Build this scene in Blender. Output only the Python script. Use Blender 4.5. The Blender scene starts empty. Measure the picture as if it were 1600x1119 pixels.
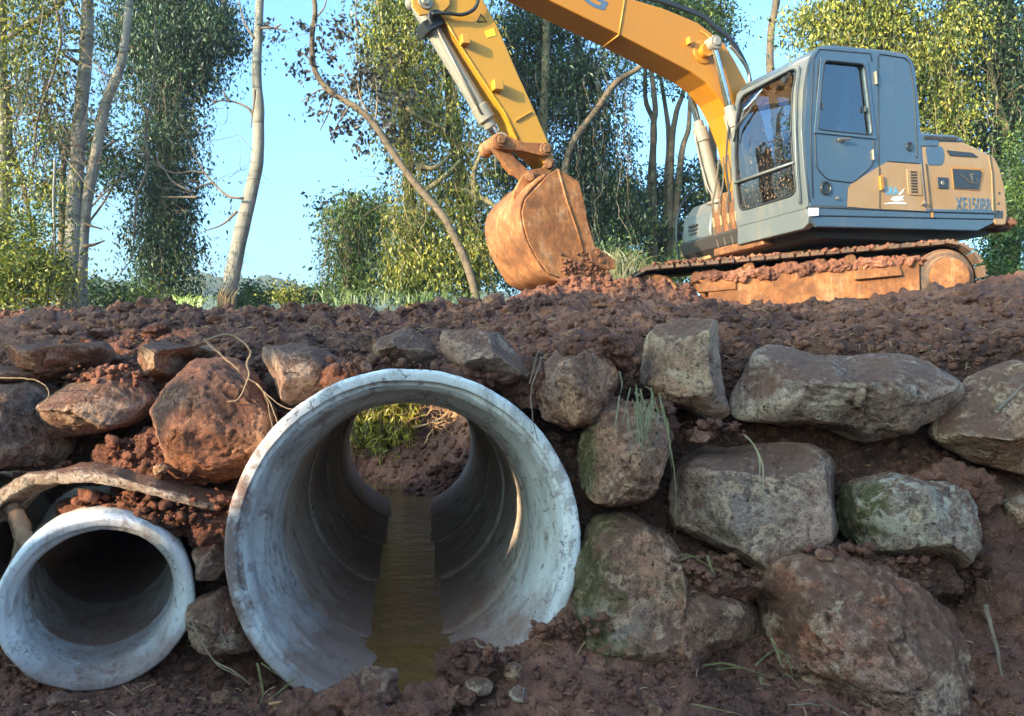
import bpy, math, random
import numpy as np
from mathutils import Vector, Matrix

SC = bpy.context.scene
COL = SC.collection
RNG = np.random.default_rng(11)
random.seed(11)
R = math.radians

# ------------------------------------------------------------------ camera model
FPX = 1250.0
AL = math.atan(53.5 / FPX)
CF = np.array([0, math.cos(AL), math.sin(AL)])
CU = np.array([0, -math.sin(AL), math.cos(AL)])
CX = np.array([1.0, 0, 0])


def ray(px, py):
    return CF + (px - 800) / FPX * CX + (559.5 - py) / FPX * CU


def P(px, py, d):
    """world point at depth d (metres along +Y) seen at a photo pixel"""
    r = ray(px, py)
    return r * (d / r[1])


# ------------------------------------------------------------------ noise
_prng = np.random.default_rng(3)
_PERM = _prng.permutation(256)
_PERM = np.concatenate([_PERM, _PERM, _PERM])
_G = _prng.normal(size=(256, 3))
_G /= np.linalg.norm(_G, axis=1)[:, None]


def perlin(p, seed=0):
    p = np.asarray(p, float) + seed * 17.31
    i = np.floor(p).astype(int)
    f = p - i
    u = f * f * f * (f * (f * 6 - 15) + 10)
    i &= 255
    out = 0
    for dx in (0, 1):
        wx = u[:, 0] if dx else 1 - u[:, 0]
        ax = _PERM[(i[:, 0] + dx) & 255]
        for dy in (0, 1):
            wy = u[:, 1] if dy else 1 - u[:, 1]
            ay = _PERM[ax + ((i[:, 1] + dy) & 255)]
            for dz in (0, 1):
                wz = u[:, 2] if dz else 1 - u[:, 2]
                g = _G[_PERM[ay + ((i[:, 2] + dz) & 255)]]
                d = g[:, 0] * (f[:, 0] - dx) + g[:, 1] * (f[:, 1] - dy) + g[:, 2] * (f[:, 2] - dz)
                out = out + wx * wy * wz * d
    return out * 1.6


def fbm(p, octv=4, gain=.5, lac=2.03, seed=0, ridged=False):
    s, a, q = 0, 1.0, np.asarray(p, float)
    for k in range(octv):
        n = perlin(q, seed + k)
        if ridged:
            n = 1 - 2 * np.abs(n)
        s = s + a * n
        a *= gain
        q = q * lac
    return s


def worley(p, seed=0):
    p = np.asarray(p, float) + seed * 9.7
    i = np.floor(p).astype(int)
    f = p - i
    best = np.full(len(p), 9.0)
    for dx in (-1, 0, 1):
        for dy in (-1, 0, 1):
            for dz in (-1, 0, 1):
                h = _PERM[_PERM[_PERM[(i[:, 0] + dx) & 255] + ((i[:, 1] + dy) & 255)] + ((i[:, 2] + dz) & 255)]
                o = (_G[h] * .5 + .5)
                d = (o[:, 0] + dx - f[:, 0]) ** 2 + (o[:, 1] + dy - f[:, 1]) ** 2 + (o[:, 2] + dz - f[:, 2]) ** 2
                best = np.minimum(best, d)
    return np.sqrt(best)


# ------------------------------------------------------------------ mesh helpers
def np_mesh(name, V, F, smooth=True):
    """V (n,3), F (m,k) equal-size faces"""
    V = np.asarray(V, np.float32)
    F = np.asarray(F, np.int32)
    me = bpy.data.meshes.new(name)
    me.vertices.add(len(V))
    me.vertices.foreach_set('co', V.ravel())
    m, k = F.shape
    me.loops.add(m * k)
    me.loops.foreach_set('vertex_index', F.ravel())
    me.polygons.add(m)
    me.polygons.foreach_set('loop_start', np.arange(0, m * k, k, dtype=np.int32))
    me.polygons.foreach_set('loop_total', np.full(m, k, np.int32))
    me.polygons.foreach_set('use_smooth', np.full(m, smooth, bool))
    me.update(calc_edges=True)
    me.validate()
    return me


def link(name, me, mat=None, parent=None, loc=None):
    o = bpy.data.objects.new(name, me)
    COL.objects.link(o)
    if mat is not None and me is not None:
        me.materials.clear()
        me.materials.append(mat)
    if parent is not None:
        o.parent = parent
    if loc is not None:
        o.location = loc
    return o


def root_of(o):
    while o.parent is not None:
        o = o.parent
    return o


def tag(o, label=None, cat=None, group=None, kind=None):
    if label:
        o['label'] = label
    if cat:
        o['category'] = cat
    if group:
        o['group'] = group
    if kind:
        o['kind'] = kind
    return o


def empty(name, loc, label=None, cat=None, group=None):
    o = bpy.data.objects.new(name, None)
    o.empty_display_size = .2
    COL.objects.link(o)
    o.location = loc
    return tag(o, label, cat, group)


def attr_rnd(me, vals, name='rnd'):
    a = me.attributes.new(name, 'FLOAT', 'POINT')
    a.data.foreach_set('value', np.asarray(vals, np.float32))


class MB:
    """collects world-space shapes, builds ONE mesh object"""

    def __init__(self):
        self.v = []
        self.f = []

    def add(self, verts, faces):
        b = len(self.v)
        self.v += [tuple(map(float, x)) for x in verts]
        self.f += [tuple(b + i for i in f) for f in faces]
        return self

    def prism(self, poly, off):
        """closed polygon of 3-D points swept by vector off"""
        n = len(poly)
        a = [np.asarray(p, float) for p in poly]
        b = [p + np.asarray(off, float) for p in a]
        fs = [tuple(range(n)), tuple(range(2 * n - 1, n - 1, -1))]
        for i in range(n):
            j = (i + 1) % n
            fs.append((i, i + n, j + n, j))
        return self.add(a + b, fs)

    def ring(self, outer, inner, off):
        """two matching loops of 3-D points swept by off (frame with a hole)"""
        n = len(outer)
        off = np.asarray(off, float)
        A = [np.asarray(p, float) for p in outer]
        B = [np.asarray(p, float) for p in inner]
        vs = A + B + [p + off for p in A] + [p + off for p in B]
        fs = []
        for i in range(n):
            j = (i + 1) % n
            fs += [(i, j, n + j, n + i), (2 * n + j, 2 * n + i, 3 * n + i, 3 * n + j),
                   (j, i, 2 * n + i, 2 * n + j), (n + i, n + j, 3 * n + j, 3 * n + i)]
        return self.add(vs, fs)

    def box(self, c, ax, half):
        c = np.asarray(c, float)
        ax = [np.asarray(a, float) * h for a, h in zip(ax, half)]
        vs = [c + sx * ax[0] + sy * ax[1] + sz * ax[2] for sx in (-1, 1) for sy in (-1, 1) for sz in (-1, 1)]
        return self.add(vs, [(0, 1, 3, 2), (4, 6, 7, 5), (0, 4, 5, 1), (2, 3, 7, 6), (0, 2, 6, 4), (1, 5, 7, 3)])

    def tube(self, pts, r, n=8, cap=True):
        pts = [np.asarray(p, float) for p in pts]
        m = len(pts)
        rs = [r] * m if np.isscalar(r) else list(r)
        vs, fs = [], []
        t0 = pts[1] - pts[0]
        t0 = t0 / (np.linalg.norm(t0) + 1e-9)
        a = np.cross(t0, [0, 0, 1.0])
        if np.linalg.norm(a) < .05:
            a = np.cross(t0, [1.0, 0, 0])
        a /= np.linalg.norm(a)
        for i in range(m):
            t = pts[min(i + 1, m - 1)] - pts[max(i - 1, 0)]
            t = t / (np.linalg.norm(t) + 1e-9)
            a = a - t * (a @ t)
            a /= (np.linalg.norm(a) + 1e-9)
            b = np.cross(t, a)
            for k in range(n):
                w = 2 * math.pi * k / n
                vs.append(pts[i] + rs[i] * (a * math.cos(w) + b * math.sin(w)))
        for i in range(m - 1):
            for k in range(n):
                k2 = (k + 1) % n
                fs.append((i * n + k, i * n + k2, (i + 1) * n + k2, (i + 1) * n + k))
        if cap:
            fs.append(tuple(range(n - 1, -1, -1)))
            fs.append(tuple((m - 1) * n + k for k in range(n)))
        return self.add(vs, fs)

    def cyl(self, p0, p1, r, n=20, r1=None):
        return self.tube([p0, p1], [r, r if r1 is None else r1], n)

    def lathe(self, p0, axis, prof, n=24, ring=False):
        """prof: list of (s along axis, radius)"""
        axis = np.asarray(axis, float)
        axis = axis / np.linalg.norm(axis)
        a = np.cross(axis, [0, 0, 1.0])
        if np.linalg.norm(a) < .05:
            a = np.cross(axis, [1.0, 0, 0])
        a /= np.linalg.norm(a)
        b = np.cross(axis, a)
        vs, fs = [], []
        for s, r in prof:
            for k in range(n):
                w = 2 * math.pi * k / n
                vs.append(np.asarray(p0) + axis * s + r * (a * math.cos(w) + b * math.sin(w)))
        m = len(prof)
        for i in range(m if ring else m - 1):
            i2 = (i + 1) % m
            for k in range(n):
                k2 = (k + 1) % n
                fs.append((i * n + k, i * n + k2, i2 * n + k2, i2 * n + k))
        if not ring:
            fs.append(tuple(range(n - 1, -1, -1)))
            fs.append(tuple((m - 1) * n + k for k in range(n)))
        return self.add(vs, fs)

    def build(self, name, mat, parent=None, bevel=0, smooth=None, sub=0, loc=None):
        org = np.zeros(3)
        if parent is not None:
            org = np.array(root_of(parent).location)
        elif loc is not None:
            org = np.asarray(loc, float)
        me = bpy.data.meshes.new(name)
        me.from_pydata([tuple(np.array(v) - org) for v in self.v], [], self.f)
        me.validate()
        import bmesh
        bm = bmesh.new()
        bm.from_mesh(me)
        bmesh.ops.recalc_face_normals(bm, faces=bm.faces)
        bm.to_mesh(me)
        bm.free()
        if smooth:
            me.polygons.foreach_set('use_smooth', np.ones(len(me.polygons), bool))
            if smooth != 'all':
                try:
                    me.set_sharp_from_angle(angle=R(smooth if smooth > 1 else 40))
                except Exception:
                    pass
        o = link(name, me, mat, parent, None if parent is not None else org)
        if bevel:
            m = o.modifiers.new('bevel', 'BEVEL')
            m.width = bevel
            m.segments = 2
            m.limit_method = 'ANGLE'
            m.angle_limit = R(35)
        return o


def spline(pts, n):
    """Catmull-Rom through points, n samples"""
    pts = np.asarray(pts, float)
    m = len(pts)
    if m == 2:
        t = np.linspace(0, 1, n)[:, None]
        return pts[0] * (1 - t) + pts[1] * t
    q = np.vstack([2 * pts[0] - pts[1], pts, 2 * pts[-1] - pts[-2]])
    out = []
    for s in np.linspace(0, m - 1, n):
        i = min(int(s), m - 2)
        t = s - i
        p0, p1, p2, p3 = q[i], q[i + 1], q[i + 2], q[i + 3]
        out.append(.5 * (2 * p1 + (p2 - p0) * t + (2 * p0 - 5 * p1 + 4 * p2 - p3) * t * t + (3 * p1 - p0 - 3 * p2 + p3) * t ** 3))
    return np.array(out)


def round_poly(pts, r, n=4):
    """round the corners of a 2-D polygon"""
    pts = [np.asarray(p, float) for p in pts]
    out = []
    m = len(pts)
    for i in range(m):
        a, b, c = pts[i - 1], pts[i], pts[(i + 1) % m]
        u, v = a - b, c - b
        lu, lv = np.linalg.norm(u), np.linalg.norm(v)
        k = min(r, lu * .45, lv * .45)
        p, q = b + u / lu * k, b + v / lv * k
        for t in np.linspace(0, 1, n):
            out.append((1 - t) ** 2 * p + 2 * t * (1 - t) * b + t * t * q)
    return out


def poly_radius(poly, c, ang):
    """distance from c to the polygon outline along angle(s)"""
    poly = np.asarray(poly, float)
    a = poly - c
    b = np.roll(a, -1, axis=0)
    out = np.zeros(len(ang))
    for k, w in enumerate(ang):
        d = np.array([math.cos(w), math.sin(w)])
        e = b - a
        den = d[0] * e[:, 1] - d[1] * e[:, 0]
        den = np.where(np.abs(den) < 1e-12, 1e-12, den)
        t = (a[:, 0] * e[:, 1] - a[:, 1] * e[:, 0]) / den
        s = (a[:, 0] * d[1] - a[:, 1] * d[0]) / den
        ok = (t > 0) & (s >= -1e-6) & (s <= 1 + 1e-6)
        out[k] = t[ok].max() if ok.any() else 0
    return out


def match_loops(outer, inner):
    """resample two nested 2-D polygons with common angles about the inner centre"""
    inner = np.asarray(inner, float)
    outer = np.asarray(outer, float)
    c = inner.mean(axis=0)
    an = set()
    for q in (inner, outer):
        for p in q:
            an.add(round(math.atan2(*(p - c)[::-1]), 5))
    an = np.array(sorted(an))
    keep = [an[0]]
    for w in an[1:]:
        if w - keep[-1] > .004:
            keep.append(w)
    an = np.array(keep)
    ro, ri = poly_radius(outer, c, an), poly_radius(inner, c, an)
    d = np.stack([np.cos(an), np.sin(an)], 1)
    return c + d * ro[:, None], c + d * ri[:, None]


# ------------------------------------------------------------------ materials
class NM:
    def __init__(self, name):
        self.m = bpy.data.materials.new(name)
        self.m.use_nodes = True
        self.t = self.m.node_tree
        self.t.nodes.clear()
        self.out = self.t.nodes.new('ShaderNodeOutputMaterial')

    def n(self, typ, **kw):
        nd = self.t.nodes.new('ShaderNode' + typ)
        for k, v in kw.items():
            if k.startswith('i_'):
                k2 = k[2:].replace('_', ' ')
                self.set(nd.inputs[k2], v)
            elif k.startswith('n') and k[1:].isdigit():
                self.set(nd.inputs[int(k[1:])], v)
            else:
                setattr(nd, k, v)
        return nd

    def set(self, s, v):
        if isinstance(v, bpy.types.NodeSocket):
            self.t.links.new(v, s)
        elif isinstance(v, bpy.types.Node):
            self.t.links.new(v.outputs[0], s)
        else:
            if hasattr(s, 'default_value'):
                if s.type == 'RGBA' and len(v) == 3:
                    v = (*v, 1)
                s.default_value = v

    def coord(self, kind='Object', scale=None):
        c = self.n('TexCoord').outputs[kind]
        if scale is not None:
            mp = self.n('Mapping')
            self.set(mp.inputs[0], c)
            mp.inputs['Scale'].default_value = scale if not np.isscalar(scale) else (scale,) * 3
            c = mp.outputs[0]
        return c

    def noise(self, co, scale, detail=4, rough=.55, dist=0):
        nd = self.n('TexNoise', i_Vector=co, i_Scale=scale, i_Detail=detail, i_Roughness=rough, i_Distortion=dist)
        return nd.outputs[0]

    def ramp(self, fac, stops, interp='LINEAR'):
        r = self.n('ValToRGB')
        self.set(r.inputs[0], fac)
        r.color_ramp.interpolation = interp
        el = r.color_ramp.elements
        while len(el) < len(stops):
            el.new(.5)
        for e, (p, c) in zip(el, stops):
            e.position = p
            e.color = (*c, 1) if not np.isscalar(c) else (c, c, c, 1)
        return r.outputs[0]

    def mix(self, fac, a, b, blend='MIX'):
        x = self.n('Mix', data_type='RGBA', blend_type=blend)
        self.set(x.inputs[0], fac)
        self.set(x.inputs[6], a)
        self.set(x.inputs[7], b)
        return x.outputs[2]

    def math(self, op, a, b=None, clamp=False):
        x = self.n('Math', operation=op, use_clamp=clamp)
        self.set(x.inputs[0], a)
        if b is not None:
            self.set(x.inputs[1], b)
        return x.outputs[0]

    def bump(self, h, strength=.5, dist=.02, normal=None):
        b = self.n('Bump', i_Height=h, i_Strength=strength, i_Distance=dist)
        if normal is not None:
            self.set(b.inputs['Normal'], normal)
        return b.outputs[0]

    def bsdf(self, color, rough=.8, normal=None, **kw):
        p = self.n('BsdfPrincipled')
        self.set(p.inputs['Base Color'], color)
        self.set(p.inputs['Roughness'], rough)
        if normal is not None:
            self.set(p.inputs['Normal'], normal)
        for k, v in kw.items():
            self.set(p.inputs[k.replace('_', ' ')], v)
        self.t.links.new(p.outputs[0], self.out.inputs[0])
        return p

    def surf(self, sh):
        self.set(self.out.inputs[0], sh)
        return self.m


def up_mask(m, lo=.45, hi=.85):
    g = m.n('NewGeometry')
    s = m.n('SeparateXYZ')
    m.set(s.inputs[0], g.outputs['Normal'])
    mr = m.n('MapRange')
    m.set(mr.inputs[0], s.outputs[2])
    mr.inputs[1].default_value = lo
    mr.inputs[2].default_value = hi
    return mr.outputs[0]


SOIL_D, SOIL_M, SOIL_L = (.050, .0185, .0120), (.200, .077, .047), (.40, .172, .100)


def soil_mat(name='soil', k=1.0):
    m = NM(name)
    c = m.coord('Object')
    n1 = m.noise(c, 1.6, 5, .6)
    n2 = m.noise(c, 14, 6, .65)
    n3 = m.noise(c, 70, 4, .6)
    f = m.math('ADD', m.math('MULTIPLY', n1, .55), m.math('MULTIPLY', n2, .45))
    col = m.ramp(f, [(.34, tuple(k * x for x in SOIL_D)), (.5, tuple(k * x for x in SOIL_M)), (.66, tuple(k * x for x in SOIL_L))])
    wet = m.ramp(m.noise(c, .9, 5, .6, .8), [(.42, 1.), (.56, 0.)])
    col = m.mix(m.math('MULTIPLY', wet, .5), col, tuple(k * x for x in SOIL_D))
    speck = m.ramp(n3, [(.60, 0.), (.72, 1.)])
    col = m.mix(m.math('MULTIPLY', speck, .55), col, (.36, .19, .12))
    gr_ = m.noise(c, 190, 3, .7)
    col = m.mix(m.math('MULTIPLY', m.ramp(gr_, [(.56, 0.), (.66, 1.)]), .5), col, (.38, .20, .12))
    col = m.mix(m.math('MULTIPLY', m.ramp(n3, [(.3, 1.), (.42, 0.)]), .6), col, (.018, .010, .008))
    h = m.math('ADD', m.math('MULTIPLY', n2, .7), m.math('MULTIPLY', n3, .4))
    m.bsdf(col, m.mix(wet, (.96, .96, .96), (.72, .72, .72)), m.bump(h, 1., .045), Specular_IOR_Level=.3)
    return m.m


def rock_mat(name, a, b, patch, mud=.45, moss=0., lichen=0., iron=.25, seed=0):
    m = NM(name)
    oi = m.n('ObjectInfo')
    c0 = m.coord('Object')
    va = m.n('VectorMath', operation='ADD')
    m.set(va.inputs[0], c0)
    m.set(va.inputs[1], m.n('CombineXYZ', n0=m.math('MULTIPLY', oi.outputs['Random'], 37.), n1=float(seed), n2=3.1).outputs[0])
    c = va.outputs[0]
    n1 = m.noise(c, 2.2, 6, .62, .4)
    n2 = m.noise(c, 9, 7, .66, .3)
    n3 = m.noise(c, 45, 5, .65)
    n4 = m.noise(c, 140, 4, .7)
    col = m.mix(m.ramp(n1, [(.40, 0.), (.58, 1.)]), tuple(.62 * x for x in a), tuple(min(.7, 1.12 * x) for x in b))
    gy = sum(b) / 3
    col = m.mix(m.math('MULTIPLY', m.ramp(m.noise(c, 1.3, 5, .6, .7), [(.46, 0.), (.60, 1.)]), .6), col, (gy * 1.34, gy * .99, gy * .82))
    col = m.mix(m.math('MULTIPLY', m.ramp(n2, [(.38, 1.), (.52, 0.)]), .7), col, tuple(.28 * x for x in a))
    pm = m.ramp(m.noise(c, 3.7, 8, .68, .6), [(.535, 0.), (.57, 1.)])
    col = m.mix(m.math('MULTIPLY', pm, .85), col, patch)
    im = m.ramp(m.noise(c, 2.9, 6, .6, .5), [(.52, 0.), (.66, 1.)])
    col = m.mix(m.math('MULTIPLY', im, iron), col, (.30, .115, .035))
    col = m.mix(m.math('MULTIPLY', m.ramp(n3, [(.36, 1.), (.48, 0.)]), .72), col, (.045, .027, .02))
    col = m.mix(m.math('MULTIPLY', m.ramp(m.noise(c, 95, 4, .7), [(.55, 0.), (.66, 1.)]), .5), col, tuple(min(.8, 1.25 * x) for x in patch))
    col = m.mix(m.math('MULTIPLY', m.ramp(n4, [(.38, 1.), (.47, 0.)]), .55), col, tuple(.22 * x for x in a))
    # dried mud film, thicker on top faces
    up = up_mask(m, .25, .85)
    mn = m.noise(c, 4.5, 7, .65, .3)
    mm = m.math('ADD', m.math('MULTIPLY', up, .25), mn)
    mm = m.ramp(mm, [(.645 - .26 * mud, 0.), (.715 - .22 * mud, 1.)])
    col = m.mix(m.math('MULTIPLY', mm, .88), col, m.mix(n3, (.135, .055, .034), (.27, .117, .067)))
    if moss:
        s = m.n('SeparateXYZ')
        m.set(s.inputs[0], m.coord('Generated'))
        xm = m.ramp(s.outputs[0], [(.03, 1.), (.26, 0.)])
        k = m.math('ADD', m.math('MULTIPLY', xm, .35), m.noise(c, 4, 6, .65))
        k = m.ramp(k, [(.66 - .12 * moss, 0.), (.80 - .12 * moss, 1.)])
        col = m.mix(m.math('MULTIPLY', k, .85), col, m.mix(n3, (.045, .038, .006), (.14, .125, .024)))
    if lichen:
        k = m.ramp(m.noise(c, 11, 8, .75, .4), [(.50, 0.), (.58, 1.)])
        k2 = m.ramp(m.noise(c, 2.5, 3, .5), [(.45, 0.), (.6, 1.)])
        col = m.mix(m.math('MULTIPLY', m.math('MULTIPLY', k, k2), lichen), col, (.56, .46, .35))
    h = m.math('ADD', m.math('MULTIPLY', n2, .9), m.math('ADD', m.math('MULTIPLY', n3, .35), m.math('MULTIPLY', n4, .3)))
    h = m.math('SUBTRACT', h, m.math('MULTIPLY', pm, .10))
    vo = m.n('TexVoronoi', i_Vector=c, i_Scale=26.)
    pit = m.ramp(vo.outputs['Distance'], [(.05, 1.), (.26, 0.)])
    pitm = m.math('MULTIPLY', pit, m.ramp(m.noise(c, 6, 4, .6), [(.5, 0.), (.6, 1.)]))
    h = m.math('SUBTRACT', h, m.math('MULTIPLY', pitm, .5))
    col = m.mix(m.math('MULTIPLY', pitm, .7), col, (.025, .018, .014))
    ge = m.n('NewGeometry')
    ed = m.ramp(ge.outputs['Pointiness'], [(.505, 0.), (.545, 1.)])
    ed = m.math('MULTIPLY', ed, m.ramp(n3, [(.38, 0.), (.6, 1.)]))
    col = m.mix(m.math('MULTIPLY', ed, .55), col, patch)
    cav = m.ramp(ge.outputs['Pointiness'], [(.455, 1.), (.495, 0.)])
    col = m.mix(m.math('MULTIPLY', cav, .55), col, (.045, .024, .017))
    m.bsdf(col, m.ramp(n2, [(.3, .65), (.7, .92)]), m.bump(h, 1., .062), Specular_IOR_Level=.35)
    return m.m


def concrete_mat(name, base=(.47, .475, .47), mudlow=.5, side=0.):
    m = NM(name)
    c = m.coord('Object')
    n1 = m.noise(c, 2.0, 6, .6, .2)
    n2 = m.noise(c, 22, 5, .6)
    n3 = m.noise(c, 90, 3, .6)
    col = m.mix(m.ramp(n1, [(.35, 0.), (.65, 1.)]), tuple(.80 * x for x in base), base)
    st = m.ramp(m.noise(m.coord('Object', (9, 9, 2.2)), 1.0, 7, .7, .4), [(.50, 0.), (.64, 1.)])
    col = m.mix(m.math('MULTIPLY', st, .5), col, (.13, .085, .062))
    sp = m.ramp(m.noise(c, 24, 5, .72), [(.545, 0.), (.60, 1.)])
    s2 = m.ramp(n1, [(.44, 0.), (.60, 1.)])
    col = m.mix(m.math('MULTIPLY', m.math('MULTIPLY', sp, s2), .45), col, (.07, .04, .03))
    bl = m.ramp(m.noise(c, 6.5, 9, .72, .6), [(.565, 0.), (.60, 1.)])
    col = m.mix(m.math('MULTIPLY', bl, .62 * mudlow), col, (.17, .088, .062))
    bl2 = m.ramp(m.noise(c, 19, 7, .7, .8), [(.60, 0.), (.63, 1.)])
    col = m.mix(m.math('MULTIPLY', bl2, .7), col, (.10, .062, .048))
    s = m.n('SeparateXYZ')
    m.set(s.inputs[0], m.coord('Generated'))
    low = m.ramp(m.math('ADD', s.outputs[2], m.math('MULTIPLY', m.math('SUBTRACT', m.noise(c, 6, 7, .7), .5), .5)), [(.14, 1.), (.36, 0.)])
    col = m.mix(m.math('MULTIPLY', low, mudlow), col, (.20, .095, .062))
    if side:
        sd = m.ramp(m.math('ADD', s.outputs[0], m.math('MULTIPLY', m.math('SUBTRACT', m.noise(c, 9, 8, .75), .5), .35)), [(.03, 1.), (.09, 0.)])
        col = m.mix(m.math('MULTIPLY', sd, side), col, (.15, .075, .052))
    vo = m.n('TexVoronoi', i_Vector=c, i_Scale=38.)
    hole = m.math('MULTIPLY', m.ramp(vo.outputs['Distance'], [(.06, 1.), (.17, 0.)]), m.ramp(m.noise(c, 9, 3, .6), [(.52, 0.), (.6, 1.)]))
    col = m.mix(m.math('MULTIPLY', hole, .8), col, (.05, .04, .035))
    h = m.math('SUBTRACT', m.math('ADD', m.math('MULTIPLY', n2, .6), m.math('MULTIPLY', n3, .5)), m.math('MULTIPLY', hole, .9))
    m.bsdf(col, .78, m.bump(h, .35, .014), Specular_IOR_Level=.35)
    return m.m


def paint_mat(name, base, dust=.3, rough=.38, dustcol=(.34, .19, .11), coat=.2, scale=1., metal=0., spots=.5):
    m = NM(name)
    c = m.coord('Object')
    n1 = m.noise(c, 1.7 * scale, 7, .62, .3)
    n2 = m.noise(c, 38 * scale, 5, .7)
    n3 = m.noise(m.coord('Object', (14 * scale, 14 * scale, 2.5 * scale)), 1., 6, .65)
    up = up_mask(m, .3, .95)
    k = m.math('ADD', m.math('MULTIPLY', n1, .6), m.math('MULTIPLY', n3, .4))
    k = m.math('ADD', k, m.math('MULTIPLY', up, .25))
    dm = m.ramp(k, [(.62 - .4 * dust, 0.), (.92 - .4 * dust, 1.)])
    col = m.mix(m.math('MULTIPLY', m.noise(c, .8, 3, .5), .25), base, tuple(.8 * x for x in base))
    col = m.mix(m.math('MULTIPLY', dm, min(1, .35 + dust)), col, dustcol)
    sp = m.ramp(n2, [(.66, 0.), (.72, 1.)])
    col = m.mix(m.math('MULTIPLY', sp, spots), col, (.16, .075, .04))
    rg = m.math('ADD', m.math('MULTIPLY', dm, .4), rough, clamp=True)
    m.bsdf(col, rg, m.bump(m.math('ADD', n1, m.math('MULTIPLY', n2, .3)), .06, .01), Coat_Weight=coat, Coat_Roughness=.12, Metallic=metal)
    return m.m


def plain_mat(name, col, rough=.6, metal=0., bump=.1, var=.25, scale=25):
    m = NM(name)
    c = m.coord('Object')
    n = m.noise(c, scale, 5, .6)
    cc = m.mix(n, tuple(x * (1 - var) for x in col), tuple(min(1, x * (1 + var)) for x in col))
    m.bsdf(cc, rough, m.bump(n, bump, .01), Metallic=metal)
    return m.m


def leaf_mat(name, stops, trans=.35, gloss=.06):
    m = NM(name)
    a = m.n('Attribute', attribute_name='rnd')
    col = m.ramp(a.outputs['Fac'], stops)
    d = m.n('BsdfDiffuse', i_Color=col)
    t = m.n('BsdfTranslucent', i_Color=m.mix(.5, col, m.mix(1., col, (1., .95, .35), 'MULTIPLY')))
    g = m.n('BsdfGlossy', i_Roughness=.45)
    g.inputs[0].default_value = (.9, .95, 1, 1)
    x = m.n('MixShader', n0=trans, n1=d.outputs[0], n2=t.outputs[0])
    y = m.n('MixShader', n0=gloss, n1=x.outputs[0], n2=g.outputs[0])
    m.surf(y)
    return m.m


def bark_mat(name, a, b, blotch=.4):
    m = NM(name)
    c = m.coord('Object')
    cz = m.coord('Object', (1, 1, .25))
    n1 = m.noise(c, 2.2, 6, .65, .3)
    n2 = m.noise(cz, 26, 6, .65)
    band = m.noise(m.coord('Object', (1.2, 1.2, 11)), 1., 5, .6, .3)
    col = m.mix(m.ramp(n1, [(.35, 0.), (.65, 1.)]), a, b)
    col = m.mix(m.math('MULTIPLY', m.ramp(band, [(.56, 0.), (.64, 1.)]), blotch), col, tuple(.3 * x for x in a))
    h = m.math('ADD', n2, m.math('MULTIPLY', band, .4))
    m.bsdf(col, .9, m.bump(h, .7, .03), Specular_IOR_Level=.2)
    return m.m


def clay_mat(name, scale=1., dark=.35):
    """steel worn bare in places under patchy dried clay"""
    m = NM(name)
    c = m.coord('Object')
    n1 = m.noise(c, 3.2 * scale, 8, .66, .5)
    n2 = m.noise(c, 17 * scale, 6, .7)
    n3 = m.noise(c, 70 * scale, 4, .65)
    sc = m.noise(m.coord('Object', (30 * scale, 30 * scale, 3 * scale)), 1., 5, .7, .2)
    col = m.ramp(n1, [(.28, (.115, .046, .020)), (.42, (.235, .088, .032)), (.56, (.345, .134, .046)), (.72, (.42, .195, .078))])
    col = m.mix(m.math('MULTIPLY', m.ramp(n2, [(.34, 1.), (.46, 0.)]), .5), col, (.20, .078, .036))
    sm = m.ramp(m.math('ADD', m.math('MULTIPLY', sc, .6), m.math('MULTIPLY', n1, .4)), [(.53, 0.), (.60, 1.)])
    col = m.mix(m.math('MULTIPLY', sm, .5), col, (.50, .30, .17))
    dk = m.ramp(m.math('ADD', m.math('MULTIPLY', n2, .5), m.math('MULTIPLY', m.noise(c, 5.5 * scale, 4, .6), .5)), [(.43 + .1 * dark, 1.), (.49 + .1 * dark, 0.)])
    col = m.mix(m.math('MULTIPLY', dk, .55 * dark + .2), col, (.085, .040, .024))
    h = m.math('ADD', m.math('MULTIPLY', n1, .8), m.math('ADD', m.math('MULTIPLY', n2, .5), m.math('MULTIPLY', n3, .2)))
    m.bsdf(col, m.math('SUBTRACT', .85, m.math('MULTIPLY', sm, .4)), m.bump(h, .55, .03), Metallic=m.math('MULTIPLY', sm, .25), Specular_IOR_Level=.35)
    return m.m
# ================================================================== GROUND
M_SOIL = soil_mat()
M_SOIL_SHADE = soil_mat('crevice_shade_soil', .5)  # darker soil copy, crevice shade put into its colour
M_SOIL_SUNLIT = soil_mat('loose_sunlit_soil', 1.2)  # brighter soil copy, sunlight on heap and left crest put into its colour

# pipes: centre of the near rim, unit axis pointing into the bank
PB = P(636, 853, 3.86)
PB_AX = P(642, 690, 9.0) - PB
PB_LEN = np.linalg.norm(PB_AX)
PB_AX = PB_AX / PB_LEN
PS = P(154, 946, 3.75)
PS_AX = np.array([-.40, .905, .139])
PS_AX /= np.linalg.norm(PS_AX)
PT = P(-78, 858, 3.95)
PT_AX = np.array([-.15, .98, .0])
PT_AX /= np.linalg.norm(PT_AX)

CK = [-14, -7.5, -4.4, -2.7, -1.8, -1.14, -.6, -.2, .1, .35, .8, 1.25, 1.8, 2.5, 3.6, 5.2, 8, 14]
bank = [(-14, .3), (2.6, .3), (3.4, .3), (3.75, .32), (4.0, .34), (4.1, .36), (4.2, .38), (4.3, .4), (4.6, .45), (5.5, .6), (6.7, .72), (8.2, .72), (8.8, .6), (9.1, .3), (11.2, .1), (12.2, .4), (14, .5)]


def colz(bed, toe, low, mid, top, ab, c55, c67, c82, rear):
    return [(-14, -1.75), (2.6, -1.6), (3.4, bed), (3.72, toe), (4.02, low), (4.36, mid), (4.48, (mid + top) / 2), (4.54, top), (4.76, ab - .02), (5.5, c55 - .06), (6.7, c67 - .12), (8.2, c82 - .13)] + rear


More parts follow.
